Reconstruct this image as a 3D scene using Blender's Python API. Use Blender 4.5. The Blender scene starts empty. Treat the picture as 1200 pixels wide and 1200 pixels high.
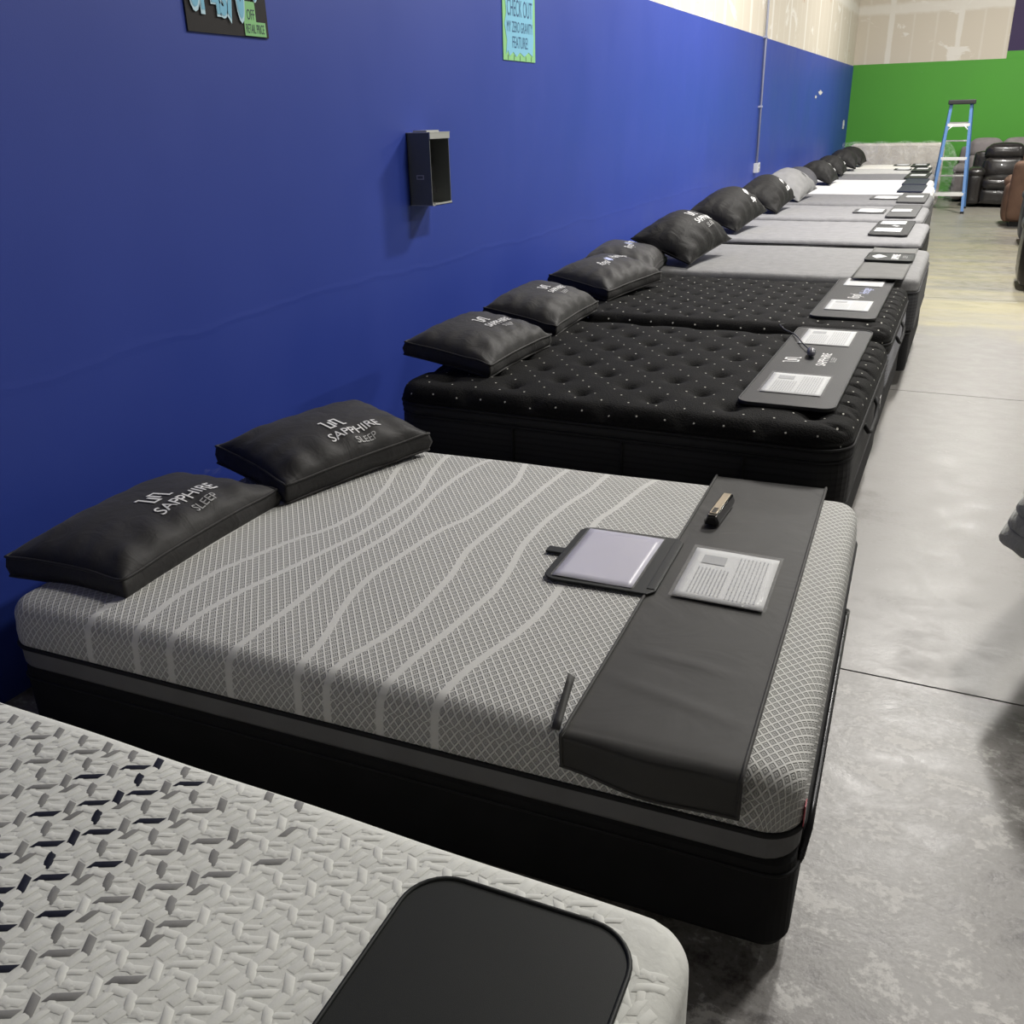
import bpy, bmesh, math, random
import numpy as np
from mathutils import Vector, Matrix
S = bpy.context.scene
COL = S.collection
PI = math.pi

# ------------------------------------------------------------------ camera
YAW, PITCH, ROLL, FPX = 0.44836, 0.40009, -0.02534, 1084.49
f = Vector((-math.sin(YAW)*math.cos(PITCH), math.cos(YAW)*math.cos(PITCH), -math.sin(PITCH)))
r0 = f.cross(Vector((0, 0, 1))).normalized(); u0 = r0.cross(f)
r = r0*math.cos(ROLL)+u0*math.sin(ROLL); u = -r0*math.sin(ROLL)+u0*math.cos(ROLL)
cd = bpy.data.cameras.new('camera'); cam = bpy.data.objects.new('camera', cd); COL.objects.link(cam)
cam.matrix_world = Matrix(((r.x, u.x, -f.x, 2.48184), (r.y, u.y, -f.y, 0.0), (r.z, u.z, -f.z, 1.62543), (0, 0, 0, 1)))
cd.sensor_width = 36; cd.lens = FPX/1200*36; cd.clip_start = .02; cd.clip_end = 80
S.camera = cam

# ------------------------------------------------------------------ world, lights, exposure
w = bpy.data.worlds.new('world'); S.world = w; w.use_nodes = True
w.node_tree.nodes['Background'].inputs[0].default_value = (.8, .85, 1, 1)
w.node_tree.nodes['Background'].inputs[1].default_value = .05
S.view_settings.view_transform = 'Standard'; S.view_settings.look = 'None'
S.view_settings.exposure = 0.18; S.view_settings.gamma = 1; S.view_settings.use_curve_mapping = False
HC = 5.7
def lamp(x, y, e, sx=.35, sy=1.2, col=(1, .965, .915)):
    l = bpy.data.lights.new('ceiling_and_fill_lamp', 'AREA'); l.shape = 'RECTANGLE'; l.size = sx; l.size_y = sy
    l.energy = e; l.color = col
    o = bpy.data.objects.new('ceiling_and_fill_lamp', l); o.location = (x, y, HC-.25); COL.objects.link(o)
LAMPS = [(2.6, 9.2, 470), (3.0, 16.8, 300), (3.6, 5.0, 190), (7.5, 9.2, 210), (7.5, 16.8, 240), (11.5, 12.0, 60)]  # third entry is an unseen fill lamp, added to brighten the near beds
for a in LAMPS: lamp(*a)

# ------------------------------------------------------------------ helpers
def link(o, parent=None):
    COL.objects.link(o)
    if parent is not None: o.parent = parent
    return o
def empty(name, label, cat, loc=(0, 0, 0), rz=0, group=None):
    o = bpy.data.objects.new(name, None); COL.objects.link(o); o.location = loc; o.rotation_euler = (0, 0, rz)
    o.empty_display_size = .05
    o['label'] = label; o['category'] = cat
    if group: o['group'] = group
    return o
def tag(o, label, cat, group=None):
    o['label'] = label; o['category'] = cat
    if group: o['group'] = group
    return o
def meshobj(name, V, F, mat=None, parent=None, smooth=False, uv=None, mi=None, loc=None, rot=None):
    me = bpy.data.meshes.new(name)
    V = np.asarray(V, float)
    me.from_pydata([tuple(v) for v in V.tolist()], [], F)
    mats = mat if isinstance(mat, (list, tuple)) else [mat]
    for m in mats:
        if m: me.materials.append(m)
    if smooth: me.polygons.foreach_set('use_smooth', [True]*len(me.polygons))
    if mi is not None: me.polygons.foreach_set('material_index', mi)
    if uv is not None:
        L = me.uv_layers.new(name='UVMap'); li = np.empty(len(me.loops), int); me.loops.foreach_get('vertex_index', li)
        L.data.foreach_set('uv', np.asarray(uv)[li].astype(float).ravel())
    me.update()
    o = bpy.data.objects.new(name, me)
    if loc is not None: o.location = loc
    if rot is not None: o.rotation_euler = rot
    return link(o, parent)
def bevel(o, w, seg=3):
    m = o.modifiers.new('bevel', 'BEVEL'); m.width = w; m.segments = seg; m.limit_method = 'ANGLE'; m.angle_limit = .6
    me = o.data; me.polygons.foreach_set('use_smooth', [True]*len(me.polygons))
    n = o.modifiers.new('wn', 'WEIGHTED_NORMAL'); n.keep_sharp = False
    return o
BF = [(0, 3, 2, 1), (4, 5, 6, 7), (0, 1, 5, 4), (1, 2, 6, 5), (2, 3, 7, 6), (3, 0, 4, 7)]
def boxes(name, L, mat, parent=None, bv=0, seg=2):
    V = []; F = []
    for (x0, y0, z0, x1, y1, z1) in L:
        n = len(V)
        V += [(x0, y0, z0), (x1, y0, z0), (x1, y1, z0), (x0, y1, z0), (x0, y0, z1), (x1, y0, z1), (x1, y1, z1), (x0, y1, z1)]
        F += [tuple(n+i for i in q) for q in BF]
    o = meshobj(name, V, F, mat, parent)
    if bv: bevel(o, bv, seg)
    return o
def tube_geo(P, rad, n=8, closed=False):
    P = [Vector(p) for p in P]; V = []; F = []; m = len(P)
    up = None
    for i, p in enumerate(P):
        a = P[i-1] if (i > 0 or closed) else p; b = P[(i+1) % m] if (i < m-1 or closed) else p
        t = (b-a).normalized()
        if up is None:
            up = Vector((0, 0, 1)) if abs(t.z) < .9 else Vector((1, 0, 0))
        s = t.cross(up).normalized(); up2 = s.cross(t).normalized(); up = up2
        rr = rad[i] if isinstance(rad, (list, tuple)) else rad
        for k in range(n):
            an = 2*PI*k/n; V.append(tuple(p+s*math.cos(an)*rr+up2*math.sin(an)*rr))
    R_ = m if closed else m-1
    for i in range(R_):
        j = (i+1) % m
        for k in range(n):
            F.append((i*n+k, i*n+(k+1) % n, j*n+(k+1) % n, j*n+k))
    if not closed:
        F.append(tuple(range(n))[::-1]); F.append(tuple((m-1)*n+k for k in range(n)))
    return V, F
def tube(name, P, rad, mat, parent=None, n=8, closed=False):
    V, F = tube_geo(P, rad, n, closed); return meshobj(name, V, F, mat, parent, smooth=True)
def prism(name, pts, z0, z1, mat, parent=None, bv=0):
    n = len(pts); V = [(x, y, z0) for x, y in pts]+[(x, y, z1) for x, y in pts]
    F = [tuple(range(n))[::-1], tuple(range(n, 2*n))]+[(i, (i+1) % n, n+(i+1) % n, n+i) for i in range(n)]
    o = meshobj(name, V, F, mat, parent)
    if bv: bevel(o, bv, 2)
    return o
def rrect(x0, y0, x1, y1, rc, k=6):
    o = []
    for cx, cy, a0 in ((x1-rc, y1-rc, 0), (x0+rc, y1-rc, PI/2), (x0+rc, y0+rc, PI), (x1-rc, y0+rc, 1.5*PI)):
        for i in range(k+1):
            a = a0+PI/2*i/k; o.append((cx+rc*math.cos(a), cy+rc*math.sin(a)))
    return o

# ---- text
def text_mesh(body, shear=0, bold=0, space=1.0):
    c = bpy.data.curves.new('t', 'FONT'); c.body = body; c.size = 1; c.shear = shear; c.offset = bold; c.space_character = space
    c.align_x = 'CENTER'; c.resolution_u = 4
    o = bpy.data.objects.new('t', c); COL.objects.link(o)
    dg = bpy.context.evaluated_depsgraph_get(); me = bpy.data.meshes.new_from_object(o.evaluated_get(dg))
    V = np.array([v.co[:] for v in me.vertices]); F = [tuple(p.vertices) for p in me.polygons]
    bpy.data.objects.remove(o); bpy.data.curves.remove(c); bpy.data.meshes.remove(me)
    V[:, 0] -= (V[:, 0].min()+V[:, 0].max())/2
    return V, F
TXT = {}
def lettering(name, body, width, height, place, mat, parent, shear=0, bold=0.0, cx=0, cy=0):
    """place(a, b) -> 3D point; a along the reading direction, b up the letters"""
    k = (body, shear, bold)
    if k not in TXT: TXT[k] = text_mesh(body, shear, bold)
    V, F = TXT[k]
    W = V[:, 0].max()-V[:, 0].min(); H = V[:, 1].max()-V[:, 1].min(); y0 = V[:, 1].min()
    P = [place(cx+v[0]/W*width, cy+(v[1]-y0)/H*height) for v in V]
    return meshobj(name, P, F, mat, parent)
def strips(name, quads, place, mat, parent, sub=4):
    V = []; F = []
    for q in quads:      # q: four (a,b)
        q = [Vector(p) for p in q]
        n = len(V)
        for i in range(sub+1):
            t = i/sub
            V.append(place(*(q[0].lerp(q[1], t)))); V.append(place(*(q[3].lerp(q[2], t))))
        for i in range(sub): F.append((n+2*i, n+2*i+2, n+2*i+3, n+2*i+1))
    return meshobj(name, V, F, mat, parent)
def emblem_quads(s):
    # two interlocked square hooks with small serifs
    t = .13
    R = [(-.98, .76, -.55, 1.0), (-.75+.0, -.75, -.55, .76), (-.75, -1.0, .04, -.75), (-.18, -.75, .04, .55),
         (.18-.0, -.55, .40, .75), (.18, .75, .97, 1.0), (.75, -.76, .97, .75), (.75, -1.0, 1.18, -.76)]
    o = []
    for a0, b0, a1, b1 in R:
        sh = -.12
        o.append([((a+sh*b)*s*.85, b*s*.62) for a, b in ((a0, b0), (a1, b0), (a1, b1), (a0, b1))])
    return o

# ------------------------------------------------------------------ materials
MC = {}
def nt(name):
    m = bpy.data.materials.new(name); m.use_nodes = True; n = m.node_tree; return m, n, n.nodes['Principled BSDF']
def N(n, t, **kw):
    x = n.nodes.new(t)
    for k, v in kw.items():
        if k.startswith('i_'): x.inputs[k[2:].replace('_', ' ')].default_value = v
        else: setattr(x, k, v)
    return x
def math_(n, op, a, b=None, c=None):
    x = n.nodes.new('ShaderNodeMath'); x.operation = op
    for i, v in enumerate((a, b, c)):
        if v is None: continue
        if isinstance(v, (int, float)): x.inputs[i].default_value = v
        else: n.links.new(v, x.inputs[i])
    return x.outputs[0]
def ramp(n, fac, stops):
    x = n.nodes.new('ShaderNodeValToRGB'); n.links.new(fac, x.inputs[0]); e = x.color_ramp.elements
    while len(e) < len(stops): e.new(.5)
    for i, (p, c) in enumerate(stops):
        e[i].position = p; e[i].color = (c if isinstance(c, (tuple, list)) else (c, c, c))[:3]+(1,) if not isinstance(c, float) else (c, c, c, 1)
    return x.outputs[0]
def bump(n, b, h, dist, strength=1.0, prev=None):
    x = n.nodes.new('ShaderNodeBump'); x.inputs['Distance'].default_value = dist; x.inputs['Strength'].default_value = strength
    n.links.new(h, x.inputs['Height'])
    if prev is not None: n.links.new(prev, x.inputs['Normal'])
    n.links.new(x.outputs[0], b.inputs['Normal']); return x.outputs[0]
def fabric(name, col, rough=.85, var=.12, weave=900, bd=.0006, wr=0, wrs=6, sheen=.0, spec=.3, coat=0):
    """plain cloth: slight colour mottle, fine weave bump and optional broad wrinkles"""
    if name in MC: return MC[name]
    m, n, b = nt(name); b.inputs['Roughness'].default_value = rough; b.inputs['Specular IOR Level'].default_value = spec
    b.inputs['Sheen Weight'].default_value = sheen; b.inputs['Coat Weight'].default_value = coat
    tc = N(n, 'ShaderNodeTexCoord'); co = tc.outputs['Object']
    no = N(n, 'ShaderNodeTexNoise', i_Scale=9.0, i_Detail=5.0); n.links.new(co, no.inputs[0])
    c = ramp(n, no.outputs[0], [(.3, tuple(x*(1-var) for x in col)), (.7, tuple(min(1, x*(1+var)) for x in col))])
    n.links.new(c, b.inputs['Base Color'])
    nw = N(n, 'ShaderNodeTexNoise', i_Scale=float(weave), i_Detail=2.0); n.links.new(co, nw.inputs[0])
    p = bump(n, b, nw.outputs[0], bd, .5)
    if wr:
        n2 = N(n, 'ShaderNodeTexNoise', i_Scale=float(wrs), i_Detail=3.0, i_Distortion=1.2); n.links.new(co, n2.inputs[0])
        bump(n, b, n2.outputs[0], wr, .6, p)
    MC[name] = m; return m
def plain(name, col, rough=.5, metal=0, spec=.5, trans=0, emit=0, coat=0, alpha=1):
    if name in MC: return MC[name]
    m, n, b = nt(name); b.inputs['Base Color'].default_value = tuple(col)+(1,); b.inputs['Roughness'].default_value = rough
    b.inputs['Metallic'].default_value = metal; b.inputs['Specular IOR Level'].default_value = spec
    b.inputs['Transmission Weight'].default_value = trans; b.inputs['Coat Weight'].default_value = coat; b.inputs['Alpha'].default_value = alpha
    tc = N(n, 'ShaderNodeTexCoord'); no = N(n, 'ShaderNodeTexNoise', i_Scale=30.0, i_Detail=3.0); n.links.new(tc.outputs['Object'], no.inputs[0])
    rr = ramp(n, no.outputs[0], [(.3, (max(0, rough-.05),)*3), (.7, (min(1, rough+.05),)*3)]); n.links.new(rr, b.inputs['Roughness'])
    MC[name] = m; return m

def wall_paint(name, col, rough=.42, streak=.1):
    m, n, b = nt(name); b.inputs['Specular IOR Level'].default_value = .36; tc = N(n, 'ShaderNodeTexCoord'); co = tc.outputs['Object']
    mp = N(n, 'ShaderNodeMapping'); mp.inputs['Scale'].default_value = (1, 1.3, .7); n.links.new(co, mp.inputs[0])
    no = N(n, 'ShaderNodeTexNoise', i_Scale=1.3, i_Detail=6.0, i_Roughness=.6); n.links.new(mp.outputs[0], no.inputs[0])
    c = ramp(n, no.outputs[0], [(.25, tuple(x*(1-streak) for x in col)), (.75, tuple(x*(1+streak) for x in col))])
    # few pale scuffs
    v = N(n, 'ShaderNodeTexNoise', i_Scale=1.1, i_Detail=7.0, i_Roughness=.62, i_Distortion=.6)
    mp2 = N(n, 'ShaderNodeMapping'); mp2.inputs['Scale'].default_value = (1, 1, 2.6); mp2.inputs['Location'].default_value = (0, 3.3, 1.7)
    n.links.new(co, mp2.inputs[0]); n.links.new(mp2.outputs[0], v.inputs[0])
    sc = ramp(n, v.outputs[0], [(.70, 0.0), (.80, .35)])
    mx = N(n, 'ShaderNodeMixRGB'); mx.inputs[2].default_value = (.5, .52, .62, 1); n.links.new(sc, mx.inputs[0]); n.links.new(c, mx.inputs[1])
    n.links.new(mx.outputs[0], b.inputs['Base Color'])
    rr = ramp(n, no.outputs[0], [(.3, (rough-.05,)*3), (.7, (rough+.06,)*3)]); n.links.new(rr, b.inputs['Roughness'])
    nb = N(n, 'ShaderNodeTexNoise', i_Scale=220.0, i_Detail=2.0); n.links.new(co, nb.inputs[0])
    p = bump(n, b, nb.outputs[0], .0004, .5)
    n3 = N(n, 'ShaderNodeTexNoise', i_Scale=1.0, i_Detail=2.0); n.links.new(mp.outputs[0], n3.inputs[0]); p = bump(n, b, n3.outputs[0], .003, .3, p)
    # faint skimmed seam lines running along the wall
    sp = N(n, 'ShaderNodeSeparateXYZ'); n.links.new(co, sp.inputs[0]); w2 = N(n, 'ShaderNodeTexNoise', i_Scale=1.7, i_Detail=4.0); n.links.new(co, w2.inputs[0])
    zz = math_(n, 'ADD', sp.outputs[2], math_(n, 'MULTIPLY', w2.outputs[0], .14)); hs = None
    for z0 in (1.02,):
        d = math_(n, 'ABSOLUTE', math_(n, 'SUBTRACT', zz, z0)); g_ = ramp(n, d, [(0.0, 1.0), (.02, 0.0)]); hs = g_ if hs is None else math_(n, 'ADD', hs, g_)
    bump(n, b, hs, .003, .22, p)
    return m
def drywall(name, axis):
    """bare beige board with pale joint compound down the seams and rough skim patches"""
    m, n, b = nt(name); b.inputs['Roughness'].default_value = .9
    tc = N(n, 'ShaderNodeTexCoord'); co = tc.outputs['Object']
    sp = N(n, 'ShaderNodeSeparateXYZ'); n.links.new(co, sp.inputs[0]); a = sp.outputs[axis]; z = sp.outputs[2]
    wob = N(n, 'ShaderNodeTexNoise', i_Scale=2.2, i_Detail=6.0, i_Roughness=.65); n.links.new(co, wob.inputs[0])
    d = math_(n, 'ABSOLUTE', math_(n, 'SUBTRACT', math_(n, 'FRACT', math_(n, 'DIVIDE', a, .406)), .5))      # studs
    d2 = math_(n, 'ABSOLUTE', math_(n, 'SUBTRACT', math_(n, 'FRACT', math_(n, 'DIVIDE', a, 1.218)), .5))
    dz = math_(n, 'ABSOLUTE', math_(n, 'SUBTRACT', z, 3.42))
    s1 = ramp(n, math_(n, 'ADD', d, math_(n, 'MULTIPLY', wob.outputs[0], .14)), [(.085, .30), (.14, 0.0)])
    s2 = ramp(n, math_(n, 'ADD', d2, math_(n, 'MULTIPLY', wob.outputs[0], .05)), [(.055, .75), (.075, 0.0)])
    s3 = ramp(n, math_(n, 'ADD', dz, math_(n, 'MULTIPLY', wob.outputs[0], .15)), [(.13, .7), (.19, 0.0)])
    k = math_(n, 'MAXIMUM', math_(n, 'MAXIMUM', s1, s2), s3)
    mp = N(n, 'ShaderNodeMapping'); mp.inputs['Scale'].default_value = (.9, .9, 1.6); n.links.new(co, mp.inputs[0])
    pn = N(n, 'ShaderNodeTexNoise', i_Scale=1.5, i_Detail=7.0, i_Roughness=.6, i_Distortion=.8); n.links.new(mp.outputs[0], pn.inputs[0])
    pt = ramp(n, pn.outputs[0], [(.60, 0.0), (.64, .85)])
    br = ramp(n, pn.outputs[0], [(.30, .8), (.36, 0.0)])
    k = math_(n, 'MAXIMUM', k, pt)
    mx = N(n, 'ShaderNodeMixRGB'); mx.inputs[1].default_value = (.58, .53, .44, 1); mx.inputs[2].default_value = (.72, .70, .64, 1); n.links.new(k, mx.inputs[0])
    m2 = N(n, 'ShaderNodeMixRGB'); m2.inputs[2].default_value = (.42, .27, .15, 1); n.links.new(math_(n, 'MULTIPLY', br, .8 if axis == 1 else .0), m2.inputs[0]); n.links.new(mx.outputs[0], m2.inputs[1])
    n.links.new(m2.outputs[0], b.inputs['Base Color'])
    bump(n, b, k, .003, .6)
    return m
def concrete():
    m, n, b = nt('polished_concrete'); tc = N(n, 'ShaderNodeTexCoord'); co = tc.outputs['Object']
    sp = N(n, 'ShaderNodeSeparateXYZ'); n.links.new(co, sp.inputs[0])
    big = N(n, 'ShaderNodeTexNoise', i_Scale=.9, i_Detail=8.0, i_Roughness=.62, i_Distortion=.4); n.links.new(co, big.inputs[0])
    mp = N(n, 'ShaderNodeMapping'); mp.inputs['Scale'].default_value = (2.6, 3.6, 1); mp.inputs['Rotation'].default_value = (0, 0, .6); n.links.new(co, mp.inputs[0])
    fine = N(n, 'ShaderNodeTexNoise', i_Scale=2.6, i_Detail=10.0, i_Roughness=.66, i_Distortion=.35); n.links.new(mp.outputs[0], fine.inputs[0])
    spk = N(n, 'ShaderNodeTexNoise', i_Scale=60.0, i_Detail=5.0, i_Roughness=.7); n.links.new(co, spk.inputs[0])
    # the slab this side of the nearest joint is rougher and more mottled
    near = ramp(n, math_(n, 'DIVIDE', sp.outputs[1], 10.0), [(.262, 1.0), (.275, .28)])
    v = math_(n, 'ADD', math_(n, 'MULTIPLY', math_(n, 'SUBTRACT', fine.outputs[0], .5), math_(n, 'MULTIPLY', near, 2.7)),
              math_(n, 'MULTIPLY', math_(n, 'SUBTRACT', big.outputs[0], .5), .55))
    v = math_(n, 'ADD', v, math_(n, 'MULTIPLY', math_(n, 'SUBTRACT', spk.outputs[0], .5), math_(n, 'MULTIPLY', near, 1.1)))
    c = ramp(n, math_(n, 'ADD', v, .5), [(.05, (.055, .048, .044)), (.28, (.130, .121, .112)), (.44, (.188, .179, .168)), (.62, (.202, .194, .183)), (.84, (.44, .43, .41))])
    # worn yellow-green paint band across the aisle further back
    yb = math_(n, 'ADD', sp.outputs[1], math_(n, 'MULTIPLY', big.outputs[0], 2.2))
    yr = ramp(n, math_(n, 'DIVIDE', yb, 20.0), [(.455, 0.0), (.475, .65), (.72, .45), (.86, .2)])
    wv = N(n, 'ShaderNodeTexNoise', i_Scale=1.0, i_Detail=4.0)
    mp3 = N(n, 'ShaderNodeMapping'); mp3.inputs['Scale'].default_value = (.5, 3.0, 1); n.links.new(co, mp3.inputs[0]); n.links.new(mp3.outputs[0], wv.inputs[0])
    yr = math_(n, 'MULTIPLY', yr, ramp(n, wv.outputs[0], [(.35, .2), (.6, 1.0)]))
    mx = N(n, 'ShaderNodeMixRGB'); mx.inputs[2].default_value = (.36, .32, .16, 1); n.links.new(yr, mx.inputs[0]); n.links.new(c, mx.inputs[1])
    n.links.new(mx.outputs[0], b.inputs['Base Color'])
    rr = ramp(n, fine.outputs[0], [(.3, .29), (.7, .50)]); n.links.new(rr, b.inputs['Roughness'])
    h = math_(n, 'ADD', math_(n, 'MULTIPLY', fine.outputs[0], near), math_(n, 'MULTIPLY', spk.outputs[0], .25))
    bump(n, b, h, .004, .5)
    return m

M_blue = wall_paint('blue_wall_paint', (.028, .056, .325), .46, .04); M_green = wall_paint('green_wall_paint', (.075, .31, .035), .6, .04)
M_dry_y = drywall('bare_drywall_side', 1); M_dry_x = drywall('bare_drywall_back', 0); M_floor = concrete()
M_purple = wall_paint('purple_wall_paint', (.035, .02, .07), .6, .1)
M_white = fabric('off_white_wall', (.55, .54, .52), .9)
M_ceil = plain('ceiling_deck', (.18, .18, .18), .8)
K = lambda v: (v, v, v*.98)
M_black = fabric('black_cloth', (.012, .012, .013), .75, .15, 700, .0005, .006, 9)
M_blackside = fabric('black_border_knit', (.010, .010, .011), .85, .2, 500, .0008)
M_pillow = fabric('charcoal_pillow_cotton', (.025, .024, .0235), .62, .1, 900, .0004, .008, 11, .05, .28)
M_pillow2 = fabric('black_pillow_cotton', (.012, .0115, .011), .65, .1, 900, .0004, .016, 9, .0, .22)
M_pillowg = fabric('grey_pillow_cotton', (.22, .22, .22), .8, .1, 600, .0006, .012, 9)
M_pad = fabric('dark_grey_pad_vinyl', (.029, .029, .031), .5, .06, 900, .0003)
M_padblk = fabric('black_pad_vinyl', (.016, .018, .018), .5, .06, 900, .0003)
M_runner = fabric('charcoal_runner_cloth', (.037, .036, .034), .6, .08, 700, .0004, .006, 5, .1)
M_runner_g = fabric('grey_runner_cloth', (.13, .13, .125), .7, .08, 700, .0004, .006, 5)
M_navy = plain('navy_glossy_vinyl', (.010, .014, .040), .42, spec=.3)
M_ink = plain('white_print', (.75, .75, .75), .6)
M_ink2 = plain('pale_grey_print', (.38, .38, .38), .6)
M_ink3 = plain('grey_print_on_paper', (.33, .34, .35), .7)
M_paper = plain('white_paper', (.56, .57, .575), .6, spec=.3)
M_lav = plain('lavender_sheet', (.47, .46, .56), .35)
def film_mat():
    m, n, b = nt('clear_vinyl_sleeve'); b.inputs['Base Color'].default_value = (1, 1, 1, 1)
    b.inputs['Roughness'].default_value = .12; b.inputs['Alpha'].default_value = .10
    tc = N(n, 'ShaderNodeTexCoord'); no = N(n, 'ShaderNodeTexNoise', i_Scale=14.0, i_Detail=3.0, i_Distortion=1.5); n.links.new(tc.outputs['Object'], no.inputs[0])
    bump(n, b, no.outputs[0], .008, .8); return m
M_film = film_mat()
def wrap_mat():
    m, n, b = nt('clear_plastic_wrap'); b.inputs['Base Color'].default_value = (.95, .97, .96, 1)
    b.inputs['Roughness'].default_value = .15
    tc = N(n, 'ShaderNodeTexCoord'); no = N(n, 'ShaderNodeTexNoise', i_Scale=5.0, i_Detail=5.0, i_Distortion=2.5); n.links.new(tc.outputs['Object'], no.inputs[0])
    a = ramp(n, no.outputs[0], [(.42, .05), (.55, .20), (.6, .07)]); n.links.new(a, b.inputs['Alpha'])
    bump(n, b, no.outputs[0], .05, 1.0); return m
M_wrap = wrap_mat()

# ------------------------------------------------------------------ mattress builder
def graded(L, re, nmid):
    e = [0, .04, .12, .25, .42, .62, .82, 1.0]
    a = [re*t for t in e]; mid = list(np.linspace(re, L-re, nmid+2))[1:-1]
    return np.array(a+mid+[L-t for t in a[::-1]])
def slab(name, L, W, z0, z1, rc, re, mat, parent, hmod=None, nx=24, ny=18, side=None, bottom=True, us=None, vs=None, fn=None, rim=None):
    """cushion body: rectangular grid with rounded corners (rc) and rounded top edge (re);
    u in [0,L] from the foot end, v in [0,W] from the near side; side = [(outward, z)] below the rounded edge"""
    us = graded(L, re, nx) if us is None else us; vs = graded(W, re, ny) if vs is None else vs
    U, V_ = np.meshgrid(us, vs, indexing='ij')
    def cmap(U, V_):
        U = U.copy(); V_ = V_.copy()
        au = np.where(U < rc, (rc-U)/rc, np.where(U > L-rc, (U-(L-rc))/rc, 0)); av = np.where(V_ < rc, (rc-V_)/rc, np.where(V_ > W-rc, (V_-(W-rc))/rc, 0))
        su = np.where(U < L/2, -1, 1); sv = np.where(V_ < W/2, -1, 1); both = (au > 0) & (av > 0)
        nu = au*np.sqrt(1-av**2/2)*rc; nv = av*np.sqrt(1-au**2/2)*rc
        U = np.where(both, np.where(su < 0, rc-nu, L-rc+nu), U); V_ = np.where(both, np.where(sv < 0, rc-nv, W-rc+nv), V_)
        qu = np.maximum(np.abs(U-L/2)-(L/2-rc), 0); qv = np.maximum(np.abs(V_-W/2)-(W/2-rc), 0)
        dd = np.where((qu > 0) & (qv > 0), rc-np.hypot(qu, qv), np.minimum(np.minimum(U, L-U), np.minimum(V_, W-V_)))
        return U, V_, np.maximum(dd, 0)
    X, Y, D = cmap(U, V_)
    t = np.clip(D/re, 0, 1); Z = z1-re+re*np.sqrt(np.clip(1-(1-t)**2, 0, 1))
    if hmod is not None: Z = Z+hmod(X, Y, D)
    nU, nV = X.shape
    su_ = np.where(X < L/2, -1.0, 1.0); sv_ = np.where(Y < W/2, -1.0, 1.0)
    qu = np.maximum(np.abs(X-L/2)-(L/2-rc), 0); qv = np.maximum(np.abs(Y-W/2)-(W/2-rc), 0); cor = (qu > 0) & (qv > 0)
    nu_ = np.where(cor, qu, np.where(np.minimum(X, L-X) < np.minimum(Y, W-Y), 1.0, 0.0)); nv_ = np.where(cor, qv, 1-nu_)
    hh = np.hypot(nu_, nv_)+1e-9; tt = np.clip((re-D)/re, 0, 1); sft = re*np.arcsin(tt)-re*tt
    UVg = np.stack([X+su_*nu_/hh*sft, Y+sv_*nv_/hh*sft], -1)
    P = np.stack([X, Y, Z], -1).reshape(-1, 3); UV = UVg.reshape(-1, 2)
    idx = np.arange(nU*nV).reshape(nU, nV)
    a = idx[:-1, :-1].ravel(); b_ = idx[1:, :-1].ravel(); c = idx[1:, 1:].ravel(); d = idx[:-1, 1:].ravel()
    F = np.stack([a, b_, c, d], -1).tolist()
    loop = list(idx[:, 0])+list(idx[-1, 1:])+list(idx[-2::-1, -1])+list(idx[0, -2:0:-1])
    n = len(loop); LP = P[loop].copy()
    T = np.roll(LP, -1, 0)-np.roll(LP, 1, 0); Nn = np.stack([T[:, 1], -T[:, 0]], -1); Nn /= np.linalg.norm(Nn, axis=1)[:, None]+1e-9
    if side is None: side = [(0, z1-re-(z1-re-z0)*k/3) for k in (1, 2)]+[(0, z0)]
    allP = [P]; allUV = [UV]; prev = loop; base = len(P); zt = z1-re
    for (off, z) in side:
        q = LP.copy(); q[:, 0] += Nn[:, 0]*off; q[:, 1] += Nn[:, 1]*off; q[:, 2] = z
        kk = (PI/2-1)*re+zt-z; uv = np.stack([LP[:, 0]+Nn[:, 0]*kk, LP[:, 1]+Nn[:, 1]*kk], -1)
        allP.append(q); allUV.append(uv); cur = list(range(base, base+n)); base += n
        F += [(prev[i], cur[i], cur[(i+1) % n], prev[(i+1) % n]) for i in range(n)]
        prev = cur
    if bottom: F.append(tuple(prev[::-1]))
    P = np.concatenate(allP); UV = np.concatenate(allUV)
    # convert: local x = -u (foot end at x=0, head toward the wall), y = v
    Q = P.copy(); Q[:, 0] = -P[:, 0]; F = [tuple(int(i) for i in q[::-1]) for q in F]
    o = meshobj(name, Q, F, mat, parent, smooth=True, uv=UV)
    o.data.update()
    ring = [(-LP[i, 0], LP[i, 1], Nn[i, 0]*-1, Nn[i, 1]) for i in range(n)]
    return o, ring
def ringtube(name, ring, z, rad, mat, parent, off=0.0, n=6, zf=None):
    P = [(x+nx*off, y+ny*off, z) for x, y, nx, ny in ring]
    # drop near-duplicate points
    Q = [P[0]]
    for p in P[1:]:
        if (Vector(p)-Vector(Q[-1])).length > .004: Q.append(p)
    return tube(name, Q, rad, mat, parent, n=n, closed=True)
def loopband(name, L, W, rc, prof, mat, parent, k=6, cap=True):
    """closed wall following the bed outline; prof = [(outward, z)] from top to bottom"""
    pts = rrect(-L, 0, 0, W, rc, k); n = len(pts)
    C0 = Vector((-L/2, W/2)); V = []; F = []
    for off, z in prof:
        q = rrect(-L-off, -off, off, W+off, rc+off, k)
        V += [(x, y, z) for x, y in q]
    for j in range(len(prof)-1):
        for i in range(n): F.append((j*n+i, (j+1)*n+i, (j+1)*n+(i+1) % n, j*n+(i+1) % n))
    if cap:
        F.append(tuple(range(n))); F.append(tuple((len(prof)-1)*n+i for i in range(n))[::-1])
    return meshobj(name, V, F, mat, parent, smooth=False)

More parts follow.
